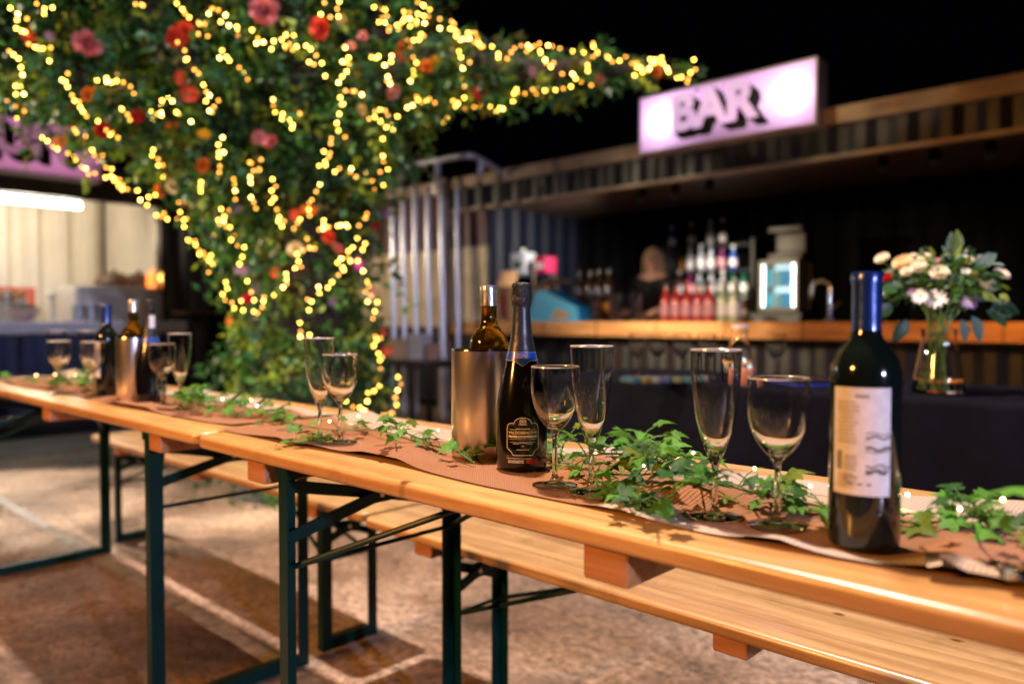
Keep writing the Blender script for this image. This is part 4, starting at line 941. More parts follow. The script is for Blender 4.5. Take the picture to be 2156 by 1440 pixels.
# ------------------------------------------------------------------ black-clothed table with vase and glasses
clothm = mat('black_tablecloth', (.0022, .0025, .0065), .8, var=.3, vscale=12, spec=.08, bump=.25, bscale=9)
CT = .79; cx0, cx1, cy0, cy1 = -2.1, .9, 2.47, 3.15
tt = thing('banquet_table', 'folding table under a floor length black cloth before the bar', 'table', ((cx0 + cx1) / 2, (cy0 + cy1) / 2, 0))
m = MB(); m.box((0, 0, CT - .02), (cx1 - cx0 - .02, cy1 - cy0 - .02, .03)); m.build('tabletop', mat('table_board', (.3, .28, .25), .5), tt, False)
for sx in (-1, 1):
    for sy in (-1, 1):
        m = MB(); m.tube([(sx * 1.3, sy * .28, 0), (sx * 1.3, sy * .28, CT - .03)], .015, 8); m.build('leg', mat('grey_tube', (.3, .3, .3), .4, metal=.8), tt)
m = MB(); out = []
w, d = cx1 - cx0, cy1 - cy0; N1 = 220
per = 2 * (w + d)
def perim(s):
    s %= per
    if s < w: return (-w / 2 + s, -d / 2, 0, -1)
    s -= w
    if s < d: return (w / 2, -d / 2 + s, 1, 0)
    s -= d
    if s < w: return (w / 2 - s, d / 2, 0, 1)
    s -= w; return (-w / 2, d / 2 - s, -1, 0)
R = []
for zz in (CT, CT - .004, CT - .02, .6, .4, .2, .02):
    k = (CT - zz) / CT; ring_ = []
    for i in range(N1):
        s = per * i / N1; x, y, nx, ny = perim(s); fo = (.05 * math.sin(s * 9 + .7 * math.sin(s * 2.3)) + .025 * math.sin(s * 23 + 1)) * k + (.006 if zz < CT - .001 else -.0) + .05 * k
        fo += .006 * math.sin(s * 41 + zz * 20) * (k > .05)
        ring_.append((x + nx * fo, y + ny * fo, zz))
    R.append(ring_)
m.rings(R, 0, False, False); m.f.append(tuple(range(N1))); m.m.append(0)
tag(m.build('tablecloth', clothm, None, angle=60, loc=((cx0 + cx1) / 2, (cy0 + cy1) / 2, .002)), 'black cloth draped to the floor over the table before the bar', 'tablecloth')
ZT = CT + .003
p = at(1975, 826, z=ZT)
vs_ = thing('glass_vase', 'clear flared glass vase on the black clothed table', 'vase', p)
m = MB(); m.lathe([(0, .0), (.074, .0), (.077, .004), (.070, .05), (.058, .11), (.050, .165), (.0495, .185), (.053, .2), (.0515, .2), (.0478, .185), (.0483, .165), (.056, .11), (.068, .05), (.074, .010), (0, .009)], 48); m.build('glass_body', G, vs_, angle=60)
bq = thing('bouquet', 'bouquet of blush roses, white daisies and greenery standing in the vase', 'flowers', (p.x, p.y, p.z + .012)); b0 = Vector(bq.location); rg = random.Random(9)
def cr(px, py): return (1850 + px / 4.235, 510 + py / 4.235)
dd = (p - Vector(CAMP)).dot(Vector(ray(1078, 720)) ) 
DV = float(np.dot(np.array(p) - CAMP, -CROT[:, 2]))
neck = p + Vector((0, 0, .19))
stem_m = mat('flower_stem', (.12, .22, .05), .5)
heads = []
for x, y, r, c, k, o in ((540, 290, 66, 'rosewhite', 'rose', -.10), (350, 235, 66, 'rosewhite', 'rose', -.06), (415, 160, 55, 'rosewhite', 'rose', 0), (225, 205, 76, 'peach', 'rose', -.02), (765, 180, 60, 'rosewhite', 'rose', 0), (930, 188, 66, 'rosewhite', 'rose', .02), (1080, 305, 62, 'rosewhite', 'rose', -.02), (960, 405, 66, 'rosewhite', 'rose', -.06), (40, 160, 56, 'rosewhite', 'rose', .03), (300, 150, 45, 'rosewhite', 'rose', .05), (775, 270, 45, 'white', 'daisy', -.03), (255, 270, 46, 'rosewhite', 'rose', -.07), (380, 490, 62, 'white', 'daisy', -.11), (510, 515, 78, 'white', 'daisy', -.12), (800, 545, 60, 'lilac', 'daisy', -.10), (75, 330, 45, 'red', 'rose', 0), (515, 180, 34, 'lightpink', 'rose', .02), (800, 95, 32, 'white', 'daisy', .03), (300, 450, 34, 'lilac', 'daisy', -.08)):
    q = at(*cr(x, y), d=DV + o); heads.append(q); r_ = 1.22 * r / 4.235 / FPX * DV
    f = link('rose' if k == 'rose' else 'daisy', fmesh(k, c), bq, q - b0); f.scale = (r_, r_, r_)
    dr = (Vector(CAMP) - q).normalized() * .7 + (q - neck).normalized() * .8 + Vector((0, 0, .25)); f.rotation_euler = dr.to_track_quat('Z', 'Y').to_euler()
for q in heads:
    foot = Vector((rg.uniform(-.05, .05), rg.uniform(-.05, .05), .004)); nk = Vector((rg.uniform(-.03, .03), rg.uniform(-.03, .03), .18))
    m = MB(); m.tube(spline([foot, nk, (q - b0) * .6 + nk * .4 + Vector((0, 0, .02)), q - b0 - Vector((0, 0, .004))], 4), .0022, 6); m.build('stem', stem_m, bq)
EL = [leafmat('bouquet_leaf', (.04, .12, .03), .3, 12), leafmat('eucalyptus_leaf', (.13, .21, .17), .2, 12), leafmat('bouquet_dark_leaf', (.015, .05, .016), .3, 12), leafmat('bouquet_lime_leaf', (.15, .22, .03), .3, 12)]
def oval_leaf():
    m = MB(); vs = []; prof = ((0, .02), (.2, .2), (.45, .28), (.7, .22), (.9, .09), (1, .005))
    for y, w_ in prof: vs += [(-w_, y, .25 * w_ - .25 * y * y), (0, y, -.25 * y * y), (w_, y, .25 * w_ - .25 * y * y)]
    m.add(vs, [(i * 3 + j, i * 3 + j + 1, i * 3 + j + 4, i * 3 + j + 3) for i in range(5) for j in range(2)]); return m
OV = [oval_leaf().mesh('oval_leaf', mm, angle=180) for mm in EL]
cen = at(*cr(560, 420), d=DV)
for k in range(330):
    a = rg.uniform(0, 6.283); e = rg.uniform(-.35, 1.2); r_ = rg.random() ** .5
    v = Vector((math.cos(a) * math.cos(e), math.sin(a) * math.cos(e), math.sin(e))); q = cen + Vector((v.x * .165 * r_, v.y * .165 * r_, v.z * .125 * r_))
    dr = (v * .8 + Vector((rg.uniform(-.5, .5), rg.uniform(-.5, .5), rg.uniform(-.8, .4)))).normalized(); nn = Vector((rg.uniform(-1, 1), rg.uniform(-1, 1), rg.uniform(0, 1.3))).normalized()
    xx = dr.cross(nn).normalized(); nn = xx.cross(dr); M = Matrix((xx, dr, nn)).transposed().to_4x4(); M.translation = q - b0
    lf = link('leaf', OV[rg.choice((0, 0, 0, 1, 2, 2, 3))], bq); lf.matrix_local = M @ Matrix.Scale(rg.uniform(.022, .052), 4)
for x, y, dx, dy, s, mi in ((620, 110, .2, 1, .07, 1), (690, 90, .1, 1, .07, 3), (860, 220, .6, .4, .075, 1), (1010, 560, 1, -.2, .09, 2), (1000, 590, 1, -.3, .07, 1), (960, 610, .8, -.5, .08, 0), (830, 660, .4, -1, .085, 1), (740, 690, .2, -1, .07, 1), (250, 690, -.6, -1, .08, 2), (130, 560, -1, -.5, .08, 2), (180, 420, -1, .1, .06, 0), (640, 160, -.4, .8, .05, 1)):
    q = at(*cr(x, y), d=DV - .05); R_ = CROT; dr = Vector(CROT @ np.array([dx, dy, .2])).normalized(); nn = Vector(CROT @ np.array([.2, .3, 1.])); xx = dr.cross(nn).normalized(); nn = xx.cross(dr)
    M = Matrix((xx, dr, nn)).transposed().to_4x4(); M.translation = q - b0; lf = link('leaf', OV[mi], bq); lf.matrix_local = M @ Matrix.Scale(s, 4)
# glasses and small things on the black table
for k, (x, y, lab) in enumerate(((1343, 797, 'first wine glass in the row on the black clothed table'), (1384, 797, 'second wine glass in the row on the black clothed table'), (1435, 797, 'third wine glass in the row on the black clothed table'), (1488, 797, 'fourth wine glass in the row, behind the near flute'), (1634, 803, 'lone wine glass between carafe and dark bottle on the black cloth'))):
    put_glass(x, y, 'w', lab, 'glasses on the black table', z=ZT, sc=1.0, rim=False)
p = at(1557, 803, z=ZT); t = thing('carafe', 'tall clear glass carafe behind the near flute', 'carafe', p)
m = MB(); m.lathe([(0, 0), (.045, 0), (.05, .006), (.05, .09), (.036, .14), (.026, .17), (.030, .205), (.0285, .205), (.0245, .17), (.0345, .14), (.0485, .09), (.048, .008), (0, .006)], 32); m.build('glass_body', G, t)
m = MB(); m.lathe([(.0302, .198), (.0308, .21), (.0, .212)], 24); m.build('lid', mat('grey_lid', (.5, .48, .48), .4), t)
p = at(1572, 812, z=ZT); t = thing('candle_holder', 'small copper candle holder by the carafe', 'candle holder', p)
m = MB(); m.lathe([(0, 0), (.026, 0), (.028, .003), (.03, .06), (.0285, .06), (.0265, .005), (0, .004)], 24); m.build('cup', mat('copper', (.6, .26, .16), .35, metal=.6), t)
m = MB(); m.lathe([(0, .004), (.026, .004), (.026, .04), (0, .042)], 20); m.build('candle', mat('wax', (.7, .62, .5), .5), t)
cols = ((.02, .10, .14), (.2, .14, .03), (.2, .2, .19), (.03, .06, .18), (.16, .15, .05), (.04, .14, .13), (.18, .17, .16))
for k in range(7):
    p = at(1330 + k * 21, 806 - .1 * k, z=ZT); t = thing('napkin', ('teal', 'yellow', 'white', 'blue', 'olive', 'green', 'grey')[k] + ' folded napkin lying below the row of glasses on the black table', 'napkin', (p.x, p.y, p.z), rad(-20 + 9 * k), 'folded napkins')
    m = slab(.085, .05, 0, .016, .006, .004); m.build('fold', mat('napkin_cloth_%d' % k, tuple(q * .45 for q in cols[k]), .8, var=.3, vscale=60), t)
    m = slab(.08, .045, .0165, .022, .006, .002); m.build('top_fold', mat('napkin_cloth_%d' % k), t)
p = at(1690, 806, z=ZT); t = thing('tablet_stand', 'dark tablet with blue rim lying behind the near red wine bottle', 'tablet', p, rad(-25))
slab(.24, .16, .004, .016, .01, .004).build('body', mat('tablet_black', (.01, .01, .02), .15), t); slab(.25, .17, 0, .004, .012, .001).build('blue_rim', mat('tablet_blue', (.02, .05, .4), .3), t)

# ------------------------------------------------------------------ bar stock
def bottle_mesh_parts(t, h, r, body, label, cap, sq=1.):
    P = [(0, 0), (r * .93, 0), (r, .01), (r, h * .52), (r * .9, h * .6), (r * .45, h * .72), (r * .36, h * .78), (r * .36, h * .96), (0, h * .965)]
    m = MB(); m.lathe(P, 20); m.build('glass_body', body, t, angle=50)
    if label: m = MB(); m.lathe([(r + .0006, h * .14), (r + .0006, h * .44)], 20); m.build('label', label, t)
    m = MB(); m.lathe([(r * .40, h * .88), (r * .42, h * .89), (r * .42, h), (0, h + .001)], 14); m.build('cap', cap, t, angle=50)
def pm(n, c, r=.15, **k): return mat(n, c, r, **k)
rd = pm('red_liqueur', (.45, .03, .03), .12); pale = pm('pale_green_liqueur', (.35, .42, .24), .12); dkb = pm('brown_liqueur', (.06, .025, .01), .1); clr = pm('clear_spirit', (.30, .32, .36), .1); purple = pm('purple_liqueur', (.1, .01, .06), .1); grn = pm('green_bottle', (.01, .08, .05), .1); blu = pm('blue_bottle', (.01, .05, .3), .1); amb = pm('amber_liqueur', (.4, .16, .01), .12)
wl = pm('white_bottle_label', (.75, .72, .7), .5); kl = pm('pink_bottle_label', (.6, .28, .3), .5); ol = pm('orange_label', (.75, .3, .03), .5); capb = pm('black_cap', (.01, .01, .012), .3); capw = pm('white_cap', (.7, .7, .72), .3); capr = pm('red_cap', (.6, .05, .05), .4)
CZ = 1.012; ords = ['first', 'second', 'third', 'fourth', 'fifth', 'sixth', 'seventh', 'eighth', 'ninth', 'tenth']
def bx(px, Y): return at(px, 675, Y=Y).x
for k, x in enumerate((1402, 1425, 1447, 1471, 1494)):
    t = thing('liqueur_bottle', ords[k] + ' red liqueur bottle from the person, standing on the bar counter', 'bottle', (bx(x, 5.72), 5.72, CZ), 0, 'red bottles on the bar'); bottle_mesh_parts(t, .335, .042, rd, kl, capr if k == 2 else capb)
for k, x in enumerate((1522, 1547)):
    t = thing('liqueur_bottle', ('pale green bottle beside the red liqueur row on the bar', 'pale green bottle closest to the lit fridge on the bar')[k], 'bottle', (bx(x, 5.72), 5.72, CZ), 0, 'pale bottles on the bar'); bottle_mesh_parts(t, .345, .046, pale, wl, capw)
for k, (x, lm_) in enumerate(((1220, wl), (1243, kl), (1262, ol), (1282, ol))):
    t = thing('spirit_bottle', ('white', 'pink', 'deep orange', 'pale orange')[k] + ' labelled spirit bottle behind the stacked tumblers', 'bottle', (bx(x, 5.98), 5.98, CZ), 0, 'spirit bottles behind the tumblers'); bottle_mesh_parts(t, .40, .045, dkb, lm_, capw if k > 1 else capb)
    t.children[1].location = (0, 0, .12)
tumbler = glass('tumbler_plastic', (.9, .9, .92), .08)
for k, x in enumerate((1254, 1296, 1339)):
    t = thing('tumbler_stack', ords[k] + ' stack of clear plastic tumblers next to the blue carton', 'tumblers', (bx(x, 5.68), 5.68, CZ), 0, 'tumbler stacks on the bar')
    for j in range(3):
        m = MB(); z = j * .05; m.lathe([(0, z), (.046, z), (.062, z + .145), (.0605, z + .145), (.0445, z + .003), (0, z + .003)], 24); m.build('tumbler', tumbler, t)
# back shelf of bottles, stepped
BYB = 7.55
sh = thing('bottle_shelf', 'stepped dark back shelf holding the spirit bottles behind the bar', 'shelf', (bx(1490, BYB), BYB, 0))
xl, xr = bx(1405, BYB) - sh.location.x, bx(1590, BYB) - sh.location.x
tiers = [(1.02, 0.), (1.29, .14), (1.58, .28), (1.87, .42)]
for z, dy in tiers:
    m = MB(); m.box(((xl + xr) / 2, dy, z - .012), (xr - xl, .14, .022)); m.build('step', mat('shelf_black', (.012, .012, .014), .4), sh, False)
for s in (xl, xr): 
    m = MB(); m.box((s, .2, .98), (.03, .55, 1.78)); m.build('side', mat('shelf_black'), sh, False)
kinds = [(clr, wl, capb), (purple, kl, capb), (grn, wl, capb), (dkb, wl, capw), (clr, wl, capw), (blu, wl, capw), (amb, ol, capb), (clr, None, capw)]
rows = [[1412, 1432, 1454, 1476, 1498, 1521, 1544, 1567], [1430, 1453, 1472, 1497, 1521, 1543, 1566], [1432, 1452, 1475, 1496, 1519, 1543], [1414, 1455, 1494, 1520]]
seq = [[0, 1, 1, 3, 0, 2, 4, 3], [3, 1, 0, 0, 4, 2, 2], [6, 4, 4, 0, 1, 5], [5, 3, 4, 3]]
for r_, (z, dy) in enumerate(tiers):
    for k, x in enumerate(rows[r_]):
        kd = kinds[seq[r_][k]]; yy = BYB + dy
        t = thing('spirit_bottle', ords[k] + ' bottle from the left on the ' + ('lowest', 'second', 'third', 'top')[r_] + ' step of the back shelf', 'bottle', (bx(x, yy), yy, z), random.uniform(0, 6), 'bottles on the back shelf')
        bottle_mesh_parts(t, random.uniform(.26, .31), .04, *kd)
# fridge with lit glass door
p = bx(1636, 7.0); fr = thing('drinks_fridge', 'small lit drinks fridge with blue white cans behind the bar', 'fridge', (p, 7.0, 0))
zb, zt = 1.14, 1.56; w2 = .155
m = MB(); m.box((0, .3, (zb + zt) / 2), (w2 * 2 + .08, .02, zt - zb + .06))
for s in (-1, 1): m.box((s * (w2 + .02), .15, (zb + zt) / 2), (.03, .29, zt - zb + .06))
m.box((0, .15, zb - .015), (w2 * 2, .29, .03)); m.box((0, .15, zt + .015), (w2 * 2, .29, .03)); m.build('cabinet', mat('fridge_tan', (.22, .17, .11), .4), fr, False)
m = MB(); m.box((0, .286, (zb + zt) / 2), (w2 * 2, .006, zt - zb)); m.build('light_panel', mat('fridge_light', (1, 1, 1), .5, emit=(.75, .95, 1), estr=1.0), fr, False)
for s in (-1, 1):
    m = MB(); m.box((s * (w2 - .008), .02, (zb + zt) / 2), (.012, .012, zt - zb - .02)); m.build('led_strip', mat('fridge_led', (1, 1, 1), .5, emit=(.8, .97, 1), estr=14), fr, False)
m = MB(); m.box((0, .15, (zb + zt) / 2), (w2 * 2, .24, .012)); m.build('rack', mat('fridge_wire', (.6, .6, .6), .3), fr, False)
for r_ in range(2):
    for k in range(5):
        z = zb + .002 + r_ * ((zt - zb) / 2 + .006); m = MB(); m.lathe([(0, z), (.022, z), (.024, z + .01), (.024, z + .13), (.02, z + .145), (0, z + .146)], 16, (-.112 + .056 * k, .1, 0))
        m.build('can', mat(('can_cyan', 'can_white', 'can_cyan', 'can_blue', 'can_cyan')[k], ((.1, .5, .6), (.8, .85, .8), (.1, .5, .6), (.05, .25, .6), (.1, .5, .6))[k], .3, emit=((.1, .5, .6), (.8, .85, .8), (.1, .5, .6), (.05, .25, .6), (.1, .5, .6))[k], estr=.0), fr)
m = MB(); m.box((0, -.005, (zb + zt) / 2), (w2 * 2, .006, zt - zb)); m.build('door_glass', glass('fridge_glass', (.95, 1, 1), 0, 1.05), fr, False)
m = MB(); m.box((0, .15, .56), (.5, .4, 1.06)); m.build('stand', mat('shelf_black'), fr, False)
# coffee machine above the fridge, tap, track lights
t = thing('coffee_machine', 'dark boxy machine standing on top of the lit fridge', 'machine', (bx(1655, 7.05), 7.15, 1.592))
slab(.34, .3, 0, .06, .02, .006).build('base', mat('machine_brown', (.03, .02, .022), .4), t); m = slab(.30, .16, .06, .26, .02, .006); o = m.build('body', mat('machine_brown'), t); o.location = (0, .06, 0); slab(.34, .3, .26, .31, .02, .006).build('head', mat('machine_brown'), t)
p = bx(1748, 5.85); t = thing('beer_tap', 'curved chrome tap on the bar counter near the bouquet', 'tap', (p, 5.85, CZ))
ch = mat('chrome', (.7, .7, .75), .12, metal=1)
m = MB(); m.lathe([(0, 0), (.045, 0), (.045, .012), (.022, .02), (.02, .03), (0, .031)], 20); m.build('base', ch, t)
m = MB(); m.tube([(0, 0, .02), (0, 0, .24)] + [(-.07 + .07 * math.cos(a), 0, .24 + .07 * math.sin(a)) for a in [i * .35 for i in range(1, 9)]] + [(-.14, 0, .18)], .014, 10); m.build('spout', ch, t)
m = MB(); m.tube([(.02, 0, .1), (.07, 0, .15)], .008, 8); m.build('lever', ch, t)
def tracklight(x, label, es):
    t = thing('track_light', label, 'spotlights', (x, 6.35, 2.385), 0, 'track lights on the bar ceiling'); bk = mat('lamp_black', (.008, .008, .008), .4)
    m = MB(); m.box((0, 0, -.015), (1.0, .035, .03)); m.build('track', bk, t, False)
    for k, e in enumerate(es):
        xx = -.36 + .36 * k; m = MB(); m.tube([(xx, 0, -.03), (xx, 0, -.10)], .01, 6); m.tube([(xx, .01, -.07), (xx + .02, -.05, -.20)], [.035, .048], 14); hd = m.build('head', bk, t)
        m = MB(); m.tube([(xx + .0201, -.0502, -.2005), (xx + .0208, -.052, -.204)], .04, 14); m.build('lens', mat('lamp_lens', (.03, .03, .03), .3, emit=(1, .7, .4), estr=.0), hd)
        if e:
            l = bpy.data.lights.new('track_spot', 'SPOT'); l.energy = e; l.color = (1, .86, .72); l.spot_size = rad(46 if k == 1 else 95); l.spot_blend = .7; l.shadow_soft_size = .04
            o = bpy.data.objects.new('track_spot', l); COL.objects.link(o); o.parent = t; o.location = (xx + .022, .12, -.17) if k == 1 else (xx - .14, .03, -.24) if k == 0 else (xx + .022, -.056, -.212); o.rotation_euler = Vector((-.25, 1.3, -.75) if k == 1 else (-1.7, .45, -.85) if k == 0 else (.1, -.3, -1)).to_track_quat('-Z', 'Y').to_euler()
tracklight(bx(1420, 6.35), 'black track of spotlights over the bottle shelf end of the bar', (260, 260, 90))
tracklight(bx(1960, 6.35), 'black track of spotlights over the bouquet end of the bar', (0, 40, 0))

# carton, blue carton, shelf unit with packs at the left of the bar
card = mat('brown_cardboard', (.42, .24, .11), .8, var=.15, vscale=5)
xa = bx(1085, 5.75); t = thing('cardboard_box', 'open brown cardboard box standing on the bar counter', 'box', (xa, 5.85, CZ), rad(8))
m = MB(); W_, D_, H_ = .42, .32, .36
m.box((0, -D_ / 2, H_ / 2), (W_, .006, H_)); m.box((0, D_ / 2, H_ / 2), (W_, .006, H_)); m.box((-W_ / 2, 0, H_ / 2), (.006, D_ - .012, H_)); m.box((W_ / 2, 0, H_ / 2), (.006, D_ - .012, H_)); m.box((0, 0, .004), (W_ - .02, D_ - .02, .006)); m.build('carton', card, t, False)
m = MB(); m.bar((W_ / 2 + .005, 0, H_), (W_ / 2 + .26, 0, H_ + .05), D_ * .95, .005); m.build('flap', card, t, False)
m = MB(); m.bar((-W_ / 2, 0, H_), (-W_ / 2 + .06, 0, H_ + .16), D_ * .95, .005); m.build('flap', card, t, False)
m = MB(); m.box((-.12, -D_ / 2 - .004, .16), (.06, .002, .24)); m.build('red_print', mat('carton_red', (.5, .05, .03), .7), t, False)
xa = bx(1170, 5.62); t = thing('blue_carton', 'bright blue carton lying tilted on the bar beside the tumblers', 'carton', (xa, 5.66, CZ))
bc = mat('cyan_carton', (.01, .34, .60), .45, var=.1)
m = MB(); prof = [(-.30, 0), (.34, 0), (.32, .13), (-.10, .30), (-.2, .285), (-.26, .12)]
m.rings([[(x, y, z) for x, z in prof] for y in (-.11, .11)]); m.build('carton', bc, t, False)
m = MB(); m.rings([[(x, y, z) for x, z in ((-.02, .03), (.2, .02), (.22, .08), (.08, .12))] for y in (-.1125, -.1105)]); m.build('tan_panel', card, t, False)
xs = bx(1090, 6.9); t = thing('wire_shelf', 'chrome wire shelf unit inside the bar at its far end', 'shelf', (xs, 7.0, 0))
for sx in (-1, 1):
    for sy in (-1, 1): m = MB(); m.tube([(sx * .36, sy * .2, .1), (sx * .36, sy * .2, 1.75)], .016, 8); m.build('post', ch, t)
for z in (.5, 1.12, 1.56):
    m = MB(); m.box((0, 0, z), (.74, .42, .03)); m.build('shelf_board', mat('zinc_shelf', (.3, .33, .38), .35, metal=.7), t, False)
def pack(name, label, px, z, d, mt, lid=None):
    t = thing(name, label, 'pack', (bx(px, 6.85), 6.9, z)); slab(d[0], d[1], 0, d[2], .02, .008).build('pack_body', mt, t)
    if lid: m = MB(); m.lathe([(0, d[2]), (.035, d[2]), (.035, d[2] + .05), (0, d[2] + .052)], 14); m.build('lid', lid, t)
    m = MB(); m.box((0, -d[1] / 2 - .002, d[2] * .45), (d[0] * .5, .002, d[2] * .35)); m.build('label', wl if name != 'white_canister' else pm('canister_print', (.10, .12, .06), .5), t, False)
ZS = 1.576
pack('green_carton', 'dark green carton on the wire shelf, left of the white canister', 1056, ZS, (.2, .2, .2), pm('carton_green', (.01, .10, .06), .5))
pack('white_canister', 'big white canister in the middle of the wire shelf', 1095, ZS, (.26, .2, .26), pm('canister_white', (.62, .68, .75), .4), capw)
pack('pink_carton', 'crimson and white carton on the wire shelf beside the canister', 1142, ZS, (.2, .2, .19), pm('carton_crimson', (.55, .03, .12), .5))
pack('red_pack', 'red and white pack on the lower board of the wire shelf', 1045, 1.136, (.16, .18, .32), pm('pack_red', (.5, .05, .07), .5))
pack('brown_pack', 'dark brown pack behind the cardboard box on the lower board', 1065, 1.136, (.2, .18, .26), pm('pack_brown', (.12, .05, .03), .5))

# ------------------------------------------------------------------ person behind the bar
def skin_mesh(name, verts, edges, radii, mt, sub=2, root=0):
    me = bpy.data.meshes.new(name); me.from_pydata(verts, edges, []); o = bpy.data.objects.new(name, me); COL.objects.link(o)
    sm = o.modifiers.new('s', 'SKIN'); 
    for i, r in enumerate(radii): me.skin_vertices[0].data[i].radius = (r, r) if not hasattr(r, '__len__') else r
    me.skin_vertices[0].data[root].use_root = True
    ss = o.modifiers.new('u', 'SUBSURF'); ss.levels = sub; ss.render_levels = sub
    bpy.context.view_layer.update()
    nm = bpy.data.meshes.new_from_object(o.evaluated_get(bpy.context.evaluated_depsgraph_get())); bpy.data.objects.remove(o); bpy.data.meshes.remove(me)
    nm.materials.clear(); nm.materials.append(mt); nm.polygons.foreach_set('use_smooth', [True] * len(nm.polygons)); nm.polygons.foreach_set('material_index', [0] * len(nm.polygons)); return nm
pp = at(1378, 552, Y=6.55)
per_ = thing('person', 'person with blond hair and black top looking down behind the bar', 'person', (pp.x, 6.55, .105), rad(8))
hz = pp.z - .105          # head centre height
sk = mat('skin', (.55, .30, .21), .5); hairm = mat('blond_hair', (.30, .19, .09), .5, var=.4, vscale=40, stretch=(1, 1, .15)); topm = mat('black_top', (.008, .008, .009), .8, bump=.2)
k = hz / 1.55
V = [(0, 0, .95), (0, 0, 1.12), (0, -.01, 1.28), (0, -.01, 1.38), (0, -.025, 1.45), (0, -.045, 1.53), (0, -.05, 1.62)]
E = [(i, i + 1) for i in range(6)]; Rr = [(.16, .11), (.13, .095), (.15, .105), (.12, .085), .052, (.078, .088), (.066, .08)]
def chain(st, pts, rs):
    o = st
    for p_, r_ in zip(pts, rs): V.append(p_); Rr.append(r_); E.append((o, len(V) - 1)); o = len(V) - 1
    return o
for s in (-1, 1):
    h_ = chain(3, [(s * .17, 0, 1.37), (s * .23, -.06, 1.12), (s * .16, -.28, 1.04), (s * .14, -.34, 1.03)], [.055, .045, .034, .03])
    for f in range(4): chain(h_, [(s * (.17 - .02 * f), -.40 - .006 * (f in (1, 2)), 1.02), (s * (.17 - .02 * f), -.435, .995)], [.009, .008])
    chain(h_, [(s * .115, -.36, 1.02), (s * .10, -.39, 1.0)], [.011, .009])
    chain(0, [(s * .1, 0, .86), (s * .11, -.01, .48), (s * .11, .01, .08), (s * .12, -.1, .04)], [.09, .06, .042, .035])
V = [(x, y, z * k) for x, y, z in V]
body = link('body', skin_mesh('body', V, E, Rr, sk), per_)
# top and trousers follow the same skeleton, slightly larger
def cover(idx_ok, grow, mt, name):
    mp_ = {o: i for i, o in enumerate(idx_ok)}; v = [V[i] for i in idx_ok]; e = [(mp_[a], mp_[b]) for a, b in E if a in mp_ and b in mp_]
    r = [tuple(q + grow for q in (Rr[i] if hasattr(Rr[i], '__len__') else (Rr[i], Rr[i]))) for i in idx_ok]; link(name, skin_mesh(name, v, e, r, mt), per_)
nA = 7; per_side = 4 + 8 + 2 + 4
cover([0, 1, 2, 3] + [7 + s * per_side + i for s in (0, 1) for i in (0, 1, 2)], .014, topm, 'top')
cover([0] + [7 + s * per_side + 14 + i for s in (0, 1) for i in (0, 1, 2)], .016, mat('dark_trousers', (.012, .012, .018), .8), 'trousers')
hc = Vector((0, -.052, 1.575 * k))
m = MB()
for ring_i in range(9):
    pass
# hair: cap and falling locks
rgp = random.Random(3)
m.ball((hc.x, hc.y + .034, hc.z + .032), .098, 16, 10, 0, (.95, .98, 1.0))
for j in range(26):
    a = math.pi * (-.05 + 1.1 * j / 25); r0 = .088; x, y = r0 * math.cos(a), r0 * math.sin(a) + .02 + hc.y
    m.tube([(x * .9, y, hc.z + .05), (x * 1.08, y + .006, hc.z - .03), (x * 1.1 + rgp.uniform(-.01, .01), y + .012, hc.z - .12), (x * .95 + rgp.uniform(-.015, .015), y, hc.z - .19)], [.02, .022, .02, .008], 6)
m.build('hair', hairm, per_)
m = MB(); m.ball((hc.x, hc.y - .092, hc.z - .012), .016, 8, 6, 0, (.8, 1.1, 1.5)); m.build('nose', sk, per_)
for s in (-1, 1):
    m = MB(); m.ball((s * .03, hc.y - .078, hc.z + .012), .011, 8, 6); m.build('eye', mat('eye_dark', (.05, .03, .02), .2), per_)
    m = MB(); m.ball((s * .078, hc.y + .0, hc.z), .022, 8, 6, 0, (.4, .8, 1.3)); m.build('ear', sk, per_)
m = MB(); m.ball((0, hc.y - .080, hc.z - .052), .018, 8, 6, 0, (1.2, .5, .4)); m.build('mouth', mat('lips', (.45, .12, .11), .4), per_)

# ------------------------------------------------------------------ pole rack beside the bar
galv = mat('galvanised_tube', (.6, .6, .68), .3, metal=.6)
t = thing('pole_rack', 'galvanised pole rack with curved top rail beside the tree trunk', 'rack', (bx(890, 5.2), 5.2, 0)); t0 = Vector(t.location)
for k, x in enumerate((827, 849, 874, 901, 930, 962)):
    a = at(x, 385 + (k % 2) * 12, Y=5.25); b = at(x + (3 if k < 3 else 4), 735, Y=5.2); b.z = .02
    m = MB(); m.tube([a - t0, b - t0],   .030 if k < 5 else .022, 12); m.build('pole', galv, t)
rail = [at(x, y, Y=yy) for x, y, yy in ((846, 400, 5.25), (843, 370, 5.25), (855, 352, 5.25), (920, 338, 5.25), (978, 328, 5.25), (1010, 335, 5.4), (1060, 368, 5.75))]
m = MB(); m.tube([q - t0 for q in spline(rail, 6)], .03, 10); m.build('top_rail', galv, t)
for x, y0, y1 in ((921, 338, 395), (1012, 338, 372)):
    a = at(x, y0, Y=5.3); b = at(x, y1, Y=5.3); m = MB(); m.tube([a - t0, b - t0], .03, 10); m.build('upright', galv, t)
p = at(885, 800, Y=4.6); t = thing('side_table', 'dark low side table beside the tree trunk', 'side table', (p.x, 4.6, 0))
slab(.7, .4, .60, .66, .02, .01).build('tabletop', mat('dark_wood', (.035, .025, .02), .5, var=.3), t)
for sx in (-1, 1):
    for sy in (-1, 1): m = MB(); m.box((sx * .3, sy * .15, .3), (.04, .04, .6)); m.build('leg', mat('dark_wood'), t, False)
x0 = p.x
